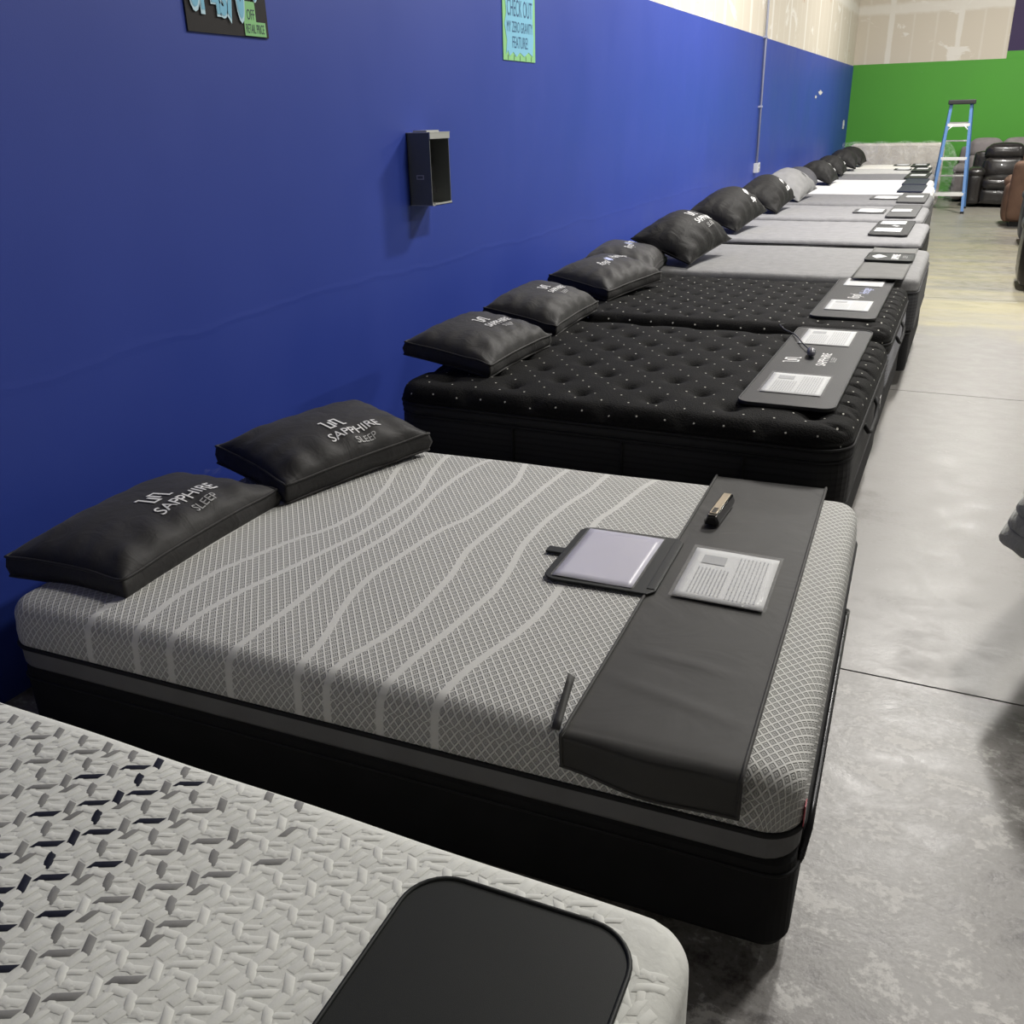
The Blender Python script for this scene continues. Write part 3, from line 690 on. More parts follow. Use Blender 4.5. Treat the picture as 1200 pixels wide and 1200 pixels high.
# ---- bed 1: white basket-quilt mattress with dark flecks (camera end)
def bed1():
    X0, Y0, L, W = 2.275, -.47, 2.03, 1.535
    root = empty('mattress', 'white mattress with grey and navy printed flecks at the bottom of the photo', 'mattress', (X0, Y0, 0), 0)
    M1 = knit_white('white_stretch_knit', (.74, .75, .71), (.67, .68, .64), (1, 1), .003, 'noise', 30.0)
    def hm(X, Y, D): return .002*np.sin(X*11)*np.sin(Y*13)-.008*np.clip(1-D/.1, 0, 1)**2
    o, ring = slab('quilted_cover', L, W, .235, .500, .085, .04, M1, root, hm, nx=60, ny=44)
    ringtube('edge_tape', ring, .30, .005, plain('orange_tape', (.65, .28, .05), .7), root, .002, 6)
    # printed and quilted flecks: a raised facet for each, in the cover's own surface
    Mg = fabric('grey_fleck', (.26, .26, .255), .8, .15, 1200, .0008); Mn = fabric('navy_fleck', (.012, .014, .028), .7, .1, 900, .0004)
    Mw = fabric('white_fleck', (.76, .77, .73), .8, .03, 900, .0004)
    V = []; F = []; mi = []
    def zt(x, y):
        D = min(-(x), x+L, y, W-y); re = .04
        if D < .016 or (min(-x, x+L) < .10 and min(y, W-y) < .10): return None
        t = min(1, D/re); return .500-re+re*math.sqrt(max(0, 1-(1-t)**2))+.002*math.sin(-x*11)*math.sin(y*13)-.008*max(0, 1-D/.1)**2
    def fleck(cx, cy, s1, s2, m, dome):
        pts = []
        for a in (-.5, -.34, 0, .34, .5):
            for b_ in (-.5, -.30, .30, .5):
                x = cx+a*s1[0]+b_*s2[0]-X0; y = cy+a*s1[1]+b_*s2[1]-Y0; z = zt(x, y)
                if z is None: return
                e = 0 if (abs(a) == .5 or abs(b_) == .5) else 1
                pts.append((x, y, z+.0004+dome*e))
        k = len(V); V.extend(pts)
        for i in range(4):
            for j in range(3): F.append((k+i*4+j, k+(i+1)*4+j, k+(i+1)*4+j+1, k+i*4+j+1)); mi.append(m)
    rnd = random.Random(7)
    A = (.0695, -.0515); Bv = (.0600, .0565); O = (1.200, .882)
    for i in range(-30, 31):
        for j in range(-30, 31):
            px = O[0]+i*A[0]+j*Bv[0]; py = O[1]+i*A[1]+j*Bv[1]
            if not (X0-L < px < X0 and Y0 < py < Y0+W): continue
            def shade(x, kind):
                d = x-1.237
                if kind == 'A' and abs(d) < .021: return 1
                if kind == 'B' and -.13 < d < .125 and (i+j*0) % 1 == 0: return 1 if abs(d) > .018 or True else 0
                if d > 0: p = 1.15-max(0, d-.10)/.27
                else: p = 1.15-max(0, -d-.55)/.3
                return 0 if rnd.random() < p else 2
            fleck(px, py, (.043, .021), (.003, .0165), shade(px, 'B'), .0018)
            for (dx, dy) in ((A[0]/2, A[1]/2), (Bv[0]/2, Bv[1]/2)):
                fleck(px+dx, py+dy, (.017, -.031), (.019, -.002), shade(px+dx, 'A'), .0018)
            # slivers and long white quilt bars between
            s = shade(px+.035, 'C'); s = 0 if (s == 0 and rnd.random() < .45) else 2
            fleck(px+(A[0]+Bv[0])/2-.012, py+(A[1]+Bv[1])/2+.016, (-.006, -.030), (.014, .006), s, .0014)
            fleck(px+.004, py-.018, (.036, .004), (.006, .014), 2, .0010)
            fleck(px-.002, py+.020, (.036, .012), (.002, .014), 2, .0010)
            fleck(px+.034, py+.002, (.008, .036), (.016, -.002), 2, .0010)
            fleck(px-.036, py+.006, (.012, .030), (.016, -.003), 2, .0010)
            fleck(px+.070, py+.010, (.010, .028), (.013, -.003), 2, .0010)
            fleck(px+.052, py-.014, (.028, .012), (.003, .012), 2, .0010)
            fleck(px+.060, py-.034, (.026, -.004), (.006, .012), 2, .0010)
            fleck(px+.052, py+.036, (-.004, .024), (.012, .003), 2, .0010)
    meshobj('printed_flecks', V, [q[::-1] for q in F], [Mg, Mn, Mw], root, smooth=True, mi=mi)
    foundation(X0-.02, Y0+.02, L-.04, W-.04, .235, M_blackside, 'black box foundation under the white flecked mattress')
    # pad
    p = empty('display_pad', 'plain black padded mat with piped edge on the white flecked mattress', 'display mat', (0, 0, 0))
    Q = rrect(1.835, -.35, 2.205, .985, .075, 8)
    th = .03; c_, s_ = math.cos(th), math.sin(th)
    Q = [(2.02+(x-2.02)*c_-(y-.95)*s_, .95+(x-2.02)*s_+(y-.95)*c_) for x, y in Q]
    prism('mat', Q, .502, .511, M_padblk, p, .003)
    Q2 = [(2.02+(x-2.02)*.992, .3+(y-.3)*.996) for x, y in Q]
    tube('piping', [(x, y, .511) for x, y in Q2], .0042, M_padblk, p, 6, True)
bed1()

# ---- black pillow-top beds (3 and 4)
def black_top(seed, dots):
    m, n, b = nt('black_tufted_knit_%d' % seed); b.inputs['Roughness'].default_value = .85; b.inputs['Specular IOR Level'].default_value = .15
    tc = N(n, 'ShaderNodeTexCoord'); co = tc.outputs['UV']
    sp = N(n, 'ShaderNodeSeparateXYZ'); n.links.new(co, sp.inputs[0])
    # small silver stitches on a staggered lattice
    px, py, rx = dots
    def lattice(ox, oy):
        a = math_(n, 'SUBTRACT', math_(n, 'FRACT', math_(n, 'ADD', math_(n, 'DIVIDE', sp.outputs[0], px), ox)), .5)
        c = math_(n, 'SUBTRACT', math_(n, 'FRACT', math_(n, 'ADD', math_(n, 'DIVIDE', sp.outputs[1], py), oy)), .5)
        a = math_(n, 'MULTIPLY', a, px); c = math_(n, 'MULTIPLY', c, py)
        return math_(n, 'SQRT', math_(n, 'ADD', math_(n, 'MULTIPLY', a, a), math_(n, 'MULTIPLY', c, c)))
    d = math_(n, 'MINIMUM', lattice(0, 0), lattice(.5, .5))
    dot = math_(n, 'LESS_THAN', d, rx)
    no = N(n, 'ShaderNodeTexVoronoi', i_Scale=190.0); n.links.new(co, no.inputs[0])
    c = ramp(n, no.outputs[0], [(.1, (.012, .0115, .011)), (.7, (.004, .004, .004))])
    mx = N(n, 'ShaderNodeMixRGB'); mx.inputs[2].default_value = (.60, .59, .54, 1); n.links.new(dot, mx.inputs[0]); n.links.new(c, mx.inputs[1])
    n.links.new(mx.outputs[0], b.inputs['Base Color'])
    bump(n, b, no.outputs[0], .0022, .8); return m
def lined(name, col, col2, period=.012, axis='v', bd=.001):
    """side panel knit with fine horizontal stitch lines (object z)"""
    if name in MC: return MC[name]
    m, n, b = nt(name); b.inputs['Roughness'].default_value = .85
    tc = N(n, 'ShaderNodeTexCoord'); sp = N(n, 'ShaderNodeSeparateXYZ'); n.links.new(tc.outputs['Object'], sp.inputs[0])
    no = N(n, 'ShaderNodeTexNoise', i_Scale=40.0, i_Detail=3.0); n.links.new(tc.outputs['Object'], no.inputs[0])
    s = math_(n, 'PINGPONG', math_(n, 'DIVIDE', math_(n, 'ADD', sp.outputs[2], math_(n, 'MULTIPLY', no.outputs[0], .01)), period), .5)
    c = ramp(n, s, [(.05, col2), (.25, col)]); n.links.new(c, b.inputs['Base Color'])
    bump(n, b, s, bd, .8); MC[name] = m; return m
M_side_blk = lined('black_lined_panel', (.013, .013, .014), (.007, .007, .008), .024)
M_side_gry = lined('grey_lined_panel', (.22, .225, .25), (.13, .135, .15), .014)
def bed_black(x, y, L, W, zt, zb, tuft, dots, label, flabel, seed, deep, rz=0):
    root = empty('mattress', label, 'mattress', (x, y, 0), rz)
    tu, tv, tr = tuft
    def hm(X, Y, D):
        h = np.zeros_like(X)
        for ou, ov in ((0, 0), (.5, .5)):
            a = ((X/tu+ou) % 1-.5)*tu; c = ((Y/tv+ov) % 1-.5)*tv; dd = np.hypot(a, c)
            h -= deep*np.exp(-(dd/tr)**1.3)
        # pleats pulled in at the foot edge
        pl = ((Y/.14) % 1-.5)*.14
        h -= .016*np.exp(-(pl/.012)**2)*np.exp(-((X-.055)/.035)**2)
        return h*np.clip(D/.03, 0, 1)**.5-.012*np.clip(1-D/.18, 0, 1)**2
    us = graded(L, .05, 230 if seed == 3 else 170); vs = graded(W, .05, 170 if seed == 3 else 120)
    o, ring = slab('pillow_top', L, W, zt-.12, zt, .12, .05, black_top(seed, dots), root, hm, us=us, vs=vs, side=[(.004, zt-.065), (.004, zt-.075), (-.004, zt-.085)])
    Mf = M_side_blk
    loopband('gusset', L, W, .12, [(-.006, zt-.083), (.006, zt-.092), (.008, zt-.105), (.004, zt-.120), (-.008, zt-.128)], Mf, root, 8)
    ringtube('piping', ring, zt-.083, .006, M_black, root, .004, 6); ringtube('piping', ring, zt-.128, .006, M_black, root, .0, 6)
    s = loopband('side_panel', L, W, .12, [(-.008, zt-.126), (.003, zt-.14), (.006, (zt+zb)/2-.03), (.003, zb+.02), (-.004, zb+.008)], [Mf, M_side_gry], root, 8)
    if seed != 3:    # the foot end panel is grey on this one
        me = s.data
        for p in me.polygons:
            if p.normal.x > .5: p.material_index = 1
    ringtube('bottom_tape', ring, zb+.008, .006, M_black, root, .0, 6)
    for k in range(1, 4):      # vertical panel seams on the near side
        xx = -L+L*k/4+.1
        tube('panel_seam', [(xx, -.009, zt-.135), (xx, -.011, (zt+zb)/2), (xx, -.007, zb+.015)], .006, M_black, root, 6)
    h = tube('handle', [(.006, .45, zb+.20), (.022, .46, zb+.17), (.026, .55, zb+.145), (.026, .75, zb+.145), (.022, .84, zb+.17), (.006, .85, zb+.20)], .009, M_black, root, 6)
    boxes('law_tag', [(.008, W-.35, zb+.05, .010, W-.29, zb+.11)], M_ink2, root)
    foundation(x-.01*0-.015, y+.015, L-.03, W-.03, zb, M_blackside, flabel, z0=.10)
bed_black(2.235, 3.16, 1.81, 1.52, .64, .33, (.295, .30, .032), (.108, .15, .0036), 'black tufted pillow-top mattress with silver stitches, directly behind the pale grey diamond mattress',
          'black box foundation under the nearer black tufted mattress', 3, .038)
bed_black(2.225, 4.80, 1.95, 1.41, .65, .33, (.23, .24, .026), (.12, .15, .0042), 'black dimpled mattress with grey foot panel, second black one along the row',
          'black box foundation under the dimpled black mattress with grey foot panel', 4, .022)
pillow(.578, 3.674, .702, 'larger charcoal pillow on the near half of the nearer black tufted mattress', w=.60, d=.42, t=.16, g=.055, rz=-.03, tilt=.157, roll=.014, seed=3, lpos=(.05, .05), lscale=1.05)
pillow(.522, 4.507, .706, 'charcoal pillow on the far half of the nearer black tufted mattress', w=.61, d=.40, t=.17, g=.05, rz=.02, tilt=.176, roll=.03, seed=4, lpos=(.05, .03), lscale=.95)
pillow(.536, 5.45, .727, 'charcoal pillow with white script lettering in front of its twin, against the blue wall', w=.605, d=.42, t=.17, g=.055, rz=-.22, tilt=.149, roll=.05, seed=5, logo='script', lpos=(.02, .03), lscale=1.05)
pillow(.450, 6.09, .735, 'charcoal script-lettered pillow mostly hidden behind the nearer script-lettered one', w=.61, d=.46, t=.18, g=.05, rz=.15, tilt=.13, seed=6, logo='script', lpos=(.02, -.02), lscale=1.0)

# ---- display mats
def pad(name, label, q, z, mat, rc=.05, group=None, parent=None, th=.012, cat='display mat', edge=True):
    """q = (x0, y0, x1, y1) in the world"""
    o = empty(name, label, cat, ((q[0]+q[2])/2, (q[1]+q[3])/2, z), 0, group)
    x, y = o.location.x, o.location.y
    P = rrect(q[0]-x, q[1]-y, q[2]-x, q[3]-y, rc, 6)
    prism('mat', P, 0, th, mat, o, .003)
    if edge:
        tube('piping', [(a*.985, b_*.996, th) for a, b_ in P], .0035, mat, o, 6, True)
    return o
def flatplace(o, ox, oy, z):
    return lambda a, b_: (ox-b_, oy+a, z)
p = pad('display_mat', 'dark mat with emblem, lettering and two paper pockets on the nearer black tufted mattress', (1.804, 3.333, 2.155, 4.739), .641, M_pad)
fp = flatplace(p, -.045, 3.83-3.79, .0135)
strips('emblem', [[(a-.04, b_+.045) for a, b_ in q] for q in emblem_quads(.052)], fp, M_ink, p)
lettering('brand_lettering', 'SAPPHIRE', .23, .040, flatplace(p, .055, .05, .0135), M_ink, p, bold=.012)
lettering('small_lettering', 'SLEEP', .085, .022, flatplace(p, .085, .05, .0135), M_ink2, p)
def sleeve_w(label, q, z, seed, detail=True, group=None, th=0):
    x = (q[0]+q[2])/2; y = (q[1]+q[3])/2
    return paper_sleeve('paper_sleeve', label, [(q[0]-x, q[1]-y), (q[2]-x, q[1]-y), (q[2]-x, q[3]-y), (q[0]-x, q[3]-y)], .0012, (x, y, z), 0, detail, seed=seed, group=group)
sleeve_w('printed sheet in the near pocket of the mat on the nearer black tufted mattress', (1.852, 3.482, 2.091, 3.802), .6545, 11)
sleeve_w('printed sheet under the cord, on the nearer black tufted mattress', (1.852, 4.345, 2.091, 4.696), .6545, 12)
def cord():
    o = empty('corded_switch', 'thin dark cord ending in a small grey switch on the nearer black tufted mattress mat', 'cord', (1.947, 4.16, .657))
    tube('cord', [(-.22, .60, -.002), (-.23, .55, .004), (-.19, .44, .006), (-.13, .36, .005), (-.10, .27, .012), (-.06, .15, .012), (-.02, .05, .012), (0, .0, .014)], .0035, M_plastic, o, 6)
    V, F = tube_geo([(-.004, .02, .014), (.0, .005, .015), (.006, -.03, .018), (.012, -.06, .017), (.016, -.085, .014)], [.006, .013, .019, .018, .008], 12)
    meshobj('switch_body', V, F, plain('grey_plastic', (.10, .10, .12), .25), o, smooth=True)
cord()
p = pad('display_mat', 'dark mat with white script and two paper pockets on the dimpled black mattress', (1.811, 4.975, 2.137, 6.345), .650, M_pad)
lettering('script_lettering', 'Royal', .16, .085, flatplace(p, .045, -.02, .0135), M_ink, p, shear=.5, cx=-.02)
lettering('script_lettering', 'Heritage', .20, .07, flatplace(p, .075, .09, .0135), plain('pale_blue_print', (.45, .5, .75), .6), p, shear=.5, cx=.06)
sleeve_w('printed sheet in the near pocket of the script-lettered mat', (1.853, 5.165, 2.09, 5.481), .6635, 13)
sleeve_w('sheet in the far pocket of the script-lettered mat', (1.853, 5.966, 2.09, 6.293), .6635, 14)

# ---- far beds
def bed_far(x, y, L, W, zt, zb, top, side, label, flabel, tc=.05, piping=None, hm=None, z0=.10, fl=True, quilt=0, nx=40, ny=30):
    root = empty('mattress', label, 'mattress', (x, y, 0))
    def h(X, Y, D):
        z = .0025*np.sin(X*8.3+y)*np.sin(Y*9.1+x)
        if quilt: z = z+quilt*(np.abs(np.sin(X*PI/.16))**.5*np.abs(np.sin(Y*PI/.16))**.5-1)
        return z-.010*np.clip(1-D/.12, 0, 1)**2
    o, ring = slab('top_cover', L, W, zt-tc, zt, .09, .03, top, root, h, nx=nx, ny=ny)
    loopband('side_panel', L, W, .09, [(-.006, zt-tc+.004), (.005, zt-tc-.01), (.008, (zt+zb)/2), (.003, zb+.02), (-.004, zb+.006)], side, root, 6)
    ringtube('piping', ring, zt-tc, .006, piping or side, root, .003, 6)
    ringtube('bottom_tape', ring, zb+.01, .006, M_black, root, 0, 6)
    if fl: foundation(x-.015, y+.015, L-.03, W-.03, zb, M_blackside, flabel, z0=z0)
    return root
T_grey = knit_white('heather_grey_knit', (.21, .21, .21), (.15, .15, .15), (1, 1), .006, 'noise', 16.0)
T_greyl = knit_white('light_heather_knit', (.23, .23, .235), (.17, .17, .175), (1, .9), .008, 'noise', 13.0)
T_greyd = knit_white('darker_heather_knit', (.19, .19, .195), (.14, .14, .145), (1, .9), .006, 'noise', 18.0)
T_white = knit_white('bright_white_knit', (.74, .74, .73), (.66, .66, .65), (1, 1), .004, 'noise', 12.0)
T_cream = knit_white('cream_knit', (.62, .61, .55), (.54, .53, .48), (1, 1), .004, 'noise', 12.0)
T_pale = knit_white('pale_grey_knit', (.46, .46, .44), (.38, .38, .36), (1, 1), .004, 'noise', 14.0)
S_dark = lined('dark_grey_panel', (.035, .036, .04), (.02, .02, .022), .02)
S_mid = lined('mid_grey_panel', (.10, .10, .105), (.06, .06, .062), .02)
bed_far(2.27, 6.24, 2.05, 1.44, .68, .35, T_grey, S_dark, 'light grey heathered mattress with a grey runner and black tag at its foot', 'black box foundation under the light grey mattress with the black tag', tc=.09)
bed_far(2.19, 7.88, 2.03, 1.50, .70, .37, T_greyl, M_blackside, 'light grey mattress past the wide dark gap, carrying a mat with two papers', 'black box foundation under the light grey mattress past the dark gap', quilt=.004)
bed_far(2.12, 9.45, 1.98, 1.33, .72, .38, T_greyl, S_mid, 'grey mattress with a paper flap, before a second similar one', 'dark foundation under the first grey mattress with a paper flap', quilt=.003)
bed_far(2.10, 10.82, 1.96, 1.26, .74, .38, T_greyd, S_mid, 'grey mattress with a paper flap directly before the bright white mattresses', 'dark foundation under the grey mattress before the white ones')
bed_far(2.06, 12.12, 1.93, 1.18, .75, .40, T_white, T_white, 'nearer of the two bright white mattresses, with a glossy navy mat', 'dark foundation under the nearer bright white mattress')
bed_far(2.00, 13.34, 1.88, 1.18, .75, .40, T_white, T_white, 'farther of the two bright white mattresses, with a glossy navy mat', 'dark foundation under the farther bright white mattress')
bed_far(1.95, 14.56, 1.84, 1.36, .75, .40, T_greyd, S_mid, 'mid grey mattress just behind the bright white ones', 'dark foundation under the mid grey mattress behind the white ones')
bed_far(1.86, 15.98, 1.76, 1.12, .765, .40, T_pale, S_mid, 'pale grey mattress between the mid grey one and the cream one', 'dark foundation under the pale grey mattress far down the row')
bed_far(1.80, 17.14, 1.70, 1.02, .775, .40, T_cream, S_mid, 'cream mattress at the far end of the row, before the plastic-wrapped one', 'dark foundation under the cream mattress at the far end')

# pillows farther down
G = dict(style='plain', g=.008)
def fp_(x, y, z, lab, w, d, t, rz, tilt, roll, mat, seed, logo='mark', ls=1.0):
    pillow(x, y, z, lab, w=w, d=d, t=t, rz=rz, tilt=tilt, roll=roll, mat=mat, seed=seed, logo=logo, lpos=(.07, .08), lscale=ls, **G)
fp_(.67, 6.68, .825, 'plump black pillow with white logo on the light grey mattress with the black tag', .76, .46, .24, -.10, .33, .12, M_pillow2, 7, 'sapphire', 1.3)
fp_(.58, 8.48, .85, 'plump black pillow with white logo, first one past the wide dark gap', .76, .46, .26, -.08, .324, .14, M_pillow2, 8)
fp_(.60, 10.05, .87, 'black pillow with white logo just before the grey pillow', .77, .45, .24, .0, .42, .13, M_pillow2, 9)
fp_(.62, 11.25, .885, 'light grey pillow with a small dark mark, leaning on the blue wall', .80, .47, .22, -.04, .43, .11, M_pillowg, 10, 'leaf')
fp_(.50, 12.75, .855, 'dark grey pillow lying right behind the light grey pillow', .66, .42, .2, .10, .33, .05, fabric('slate_pillow_cotton', (.07, .07, .08), .7), 11, None)
fp_(.60, 13.65, .87, 'black pillow on the farther bright white mattress', .72, .45, .22, .0, .41, .04, M_pillow2, 12)
fp_(.52, 15.4, .87, 'black pillow on the mid grey mattress behind the white ones', .72, .44, .22, .04, .37, .04, M_pillow2, 13)
fp_(.55, 16.6, .90, 'black pillow second from the far end of the row', .72, .44, .24, .1, .36, .06, M_pillow2, 14, None)
fp_(.55, 17.6, .91, 'black pillow at the very far end of the row', .72, .46, .24, .0, .38, .05, M_pillow2, 15, None)

# runners and mats on the far beds
def flat_runner(label, q, z, mat):
    o = empty('bed_runner', label, 'bed runner', ((q[0]+q[2])/2, (q[1]+q[3])/2, z)); x, y = o.location.x, o.location.y
    quadpatch('cloth', [(q[0]-x, q[1]-y), (q[2]-x, q[1]-y), (q[2]-x, q[3]-y), (q[0]-x, q[3]-y)], .004, mat, o, .003, 16, .003, 5)
    for s in (q[0]-x, q[2]-x): tube('hem', [(s, q[1]-y, .006), (s, 0, .005), (s, q[3]-y, .006)], .004, mat, o, 6)
    return o
flat_runner('smooth grey cloth runner under the black tag on the light grey mattress', (1.887, 6.15, 2.184, 7.621), .681, M_runner_g)
p = pad('display_tag', 'black tag with a white emblem lying crosswise on the smooth grey runner', (1.887, 6.824, 2.194, 7.202), .691, M_padblk, .03, cat='tag')
p.rotation_euler = (0, 0, -.0)
strips('emblem', [[(-.10, .06), (.0, .0), (.10, .06), (.0, .10)]], flatplace(p, -.02, 0, .0135), M_ink, p)
lettering('brand_lettering', 'SAPPHIRE', .24, .05, flatplace(p, .06, 0, .0135), M_ink, p, bold=.02)
lettering('small_lettering', 'SLEEP', .11, .03, flatplace(p, .11, 0, .0135), M_ink2, p)
p = pad('display_mat', 'grey mat with emblem and two papers on the light grey mattress past the dark gap', (1.77, 8.20, 2.07, 9.32), .703, M_pad)
strips('emblem', [[(-.07, .0), (.0, -.02), (.07, .03), (.0, .05)]], flatplace(p, .03, .12, .0135), M_ink2, p)
sleeve_w('near paper on the mat past the wide dark gap', (1.79, 8.40, 2.01, 8.70), .717, 21, False)
sleeve_w('far paper on the mat past the wide dark gap', (1.79, 8.98, 2.01, 9.26), .717, 22, False)
def flap_mat(label, plabel, q, pq, fq, z, mat, flaplabel):
    pad('display_mat', label, q, z, mat, .03)
    sleeve_w(plabel, pq, z+.014, 31, False)
    if fq:
        o = empty('paper_flap', flaplabel, 'folder', ((fq[0]+fq[2])/2, (fq[1]+fq[3])/2, z)); x, y = o.location.x, o.location.y
        prism('cover', rrect(fq[0]-x-.04, fq[1]-y-.03, fq[2]-x+.02, fq[3]-y+.03, .04), .002, .008, mat, o)
        quadpatch('sheet', [(fq[0]-x, fq[1]-y), (fq[2]-x, fq[1]-y), (fq[2]-x, fq[3]-y), (fq[0]-x, fq[3]-y)], .011, M_paper, o, .002, 8, .001, 9)
M_padg = fabric('mid_grey_pad_vinyl', (.085, .085, .088), .5, .06, 900, .0003)
flap_mat('grey mat with an open side flap on the grey mattress past the two-paper mat', 'paper on the first grey mat with a side flap', (1.79, 9.50, 2.05, 10.72), (1.80, 9.95, 1.99, 10.25), (1.50, 9.92, 1.73, 10.25), .722, M_padg, 'open flap with a white sheet, the nearer of two lying toward the wall')
flap_mat('grey mat with an open side flap directly before the navy mats', 'paper on the grey mat directly before the navy mats', (1.78, 10.86, 2.06, 12.02), (1.83, 11.40, 2.02, 11.68), (1.52, 11.28, 1.76, 11.62), .742, M_padg, 'open flap with a white sheet, the farther of two lying toward the wall')
pad('display_mat', 'glossy navy mat on the nearer bright white mattress', (1.69, 12.16, 1.97, 13.26), .753, M_navy, .03)
pad('display_mat', 'glossy navy mat on the farther bright white mattress', (1.66, 13.38, 1.94, 14.48), .753, M_navy, .03)
flap_mat('black mat with one paper on the mid grey mattress behind the white ones', 'paper on the black mat behind the white mattresses', (1.60, 14.62, 1.90, 15.86), (1.64, 15.05, 1.86, 15.5), None, .753, M_padblk, '')
flap_mat('black mat with one paper on the pale grey mattress', 'paper on the black mat of the pale grey mattress', (1.60, 16.02, 1.86, 17.04), (1.64, 16.5, 1.82, 16.9), (1.36, 16.55, 1.55, 16.9), .768, M_padblk, 'dark open flap lying on the pale grey mattress')
flap_mat('black mat with one paper on the cream mattress', 'paper on the black mat of the cream mattress', (1.52, 17.2, 1.78, 18.1), (1.56, 17.6, 1.74, 17.95), (1.27, 17.65, 1.47, 17.95), .778, M_padblk, 'dark open flap lying on the cream mattress')

# ---- plastic wrapped mattress standing against the back
def wrapped():
    o = empty('wrapped_mattress', 'cream mattress wrapped in clear plastic, standing on its edge before the green wall', 'mattress', (.31, 19.2, 0), 0)
    V = []; F = []
    P = rrect(0, .0, 1.62, 1.08, .10, 8)
    body = [(x, -.0+.0*z, z) for x, z in P]
    n = len(P); V = []
    for dy, k in ((0, .93), (.015, .98), (.05, 1), (.25, 1), (.285, .98), (.30, .93)):
        V += [(.81+(x-.81)*k, dy+.06*z, .54+(z-.54)*k) for x, z in P]
    for j in range(5):
        for i in range(n): F.append((j*n+i, j*n+(i+1) % n, (j+1)*n+(i+1) % n, (j+1)*n+i))
    F += [tuple(range(n))[::-1], tuple(5*n+i for i in range(n))]
    F = [q[::-1] for q in F]
    meshobj('mattress_body', V, F, knit_white('cream_ticking', (.55, .52, .46), (.46, .43, .38), (1, 1), .003, 'noise', 25.0), o, smooth=False)
    # loose plastic, larger than the mattress and sagging at the sides
    n1, m1 = 60, 30; V = []; F = []; rnd = random.Random(3)
    def pt(i, j):
        a = i/n1; b_ = j/m1
        x = -.12+a*1.98; z = b_*1.10
        side = max(0, (x-1.62)/.26); x -= .0
        z = z*(1-.35*side**2)+.0
        if x < 0: z = min(z, 1.10)
        return (x, -.035+.06*z-.02*math.sin(x*23+z*7)-.015*math.sin(x*9-z*17)+(.12*side if side > 0 else 0), z+.01*math.sin(x*15))
    for i in range(n1+1):
        for j in range(m1+1): V.append(pt(i, j))
    for i in range(n1):
        for j in range(m1): F.append((i*(m1+1)+j, (i+1)*(m1+1)+j, (i+1)*(m1+1)+j+1, i*(m1+1)+j+1))
    # back flap over the top edge
    base = len(V)
    for i in range(n1+1):
        x, y, z = pt(i, m1)
        V += [(x, y+.17, z+.01), (x, y+.40, z-.03)]
    for i in range(n1):
        a = i*(m1+1)+m1; c = (i+1)*(m1+1)+m1
        F.append((a, c, base+2*(i+1), base+2*i)); F.append((base+2*i, base+2*i+2, base+2*i+3, base+2*i+1))
    meshobj('plastic_wrap', V, F, M_wrap, o, smooth=True)
wrapped()

# ---- step ladder
def ladder():
    o = empty('step_ladder', 'light blue fibreglass step ladder with a dark top cap, standing before the black sofa', 'ladder', (2.12, 18.05, 0), 0)
    Mb = plain('blue_fibreglass', (.07, .19, .44), .45); Ma = plain('aluminium_tread', (.62, .62, .60), .4, .3)
    H = 1.72
    # two frames: rear pair nearer the camera (y small), front pair with treads (y large)
    def rail(x0, y0, x1, y1, ww=.022, dd=.036):
        V = []
        for x, y, z in ((x0, y0, 0), (x1, y1, H)):
            V += [(x-ww, y-dd, z), (x+ww, y-dd, z), (x+ww, y+dd, z), (x-ww, y+dd, z)]
        return V
    for x0, y0, x1, y1 in ((-.24, -.02, -.155, .42), (.26, -.02, .145, .42), (-.30, 1.0, -.165, .54), (.28, 1.0, .155, .54)):
        meshobj('rail', rail(x0, y0, x1, y1), BF, Mb, o)
        boxes('foot', [(x0-.03, y0-.045, 0, x0+.03, y0+.045, .035)], M_plastic, o, .004)
    boxes('top_cap', [(-.21, .33, H-.02, .21, .63, H+.05)], plain('dark_cap_plastic', (.03, .03, .03), .5), o, .012)
    for i in range(1, 6):
        z = H*i/6-.02; t = z/H; y = 1.0+(.54-1.0)*t; xl = -.30+(.135)*t; xr = .28-.125*t
        boxes('tread', [(xl, y-.045, z-.012, xr, y+.04, z+.012)], Ma, o, .003)
    for z in (.30, .86, 1.38):
        t = z/H; y = -.02+.44*t; xl = -.24+.085*t; xr = .26-.115*t
        boxes('rear_brace', [(xl, y-.04, z-.025, xr, y-.03, z+.025)], plain('white_aluminium', (.80, .80, .78), .4), o, .002)
        if z > 1.2:
            for s, xx in ((1, xl), (-1, xr)):
                tube('corner_stay', [(xx+s*.0, y-.045, z-.09), (xx+s*.08, y-.045, z-.01)], .010, MC['white_aluminium'], o, 6)
ladder()

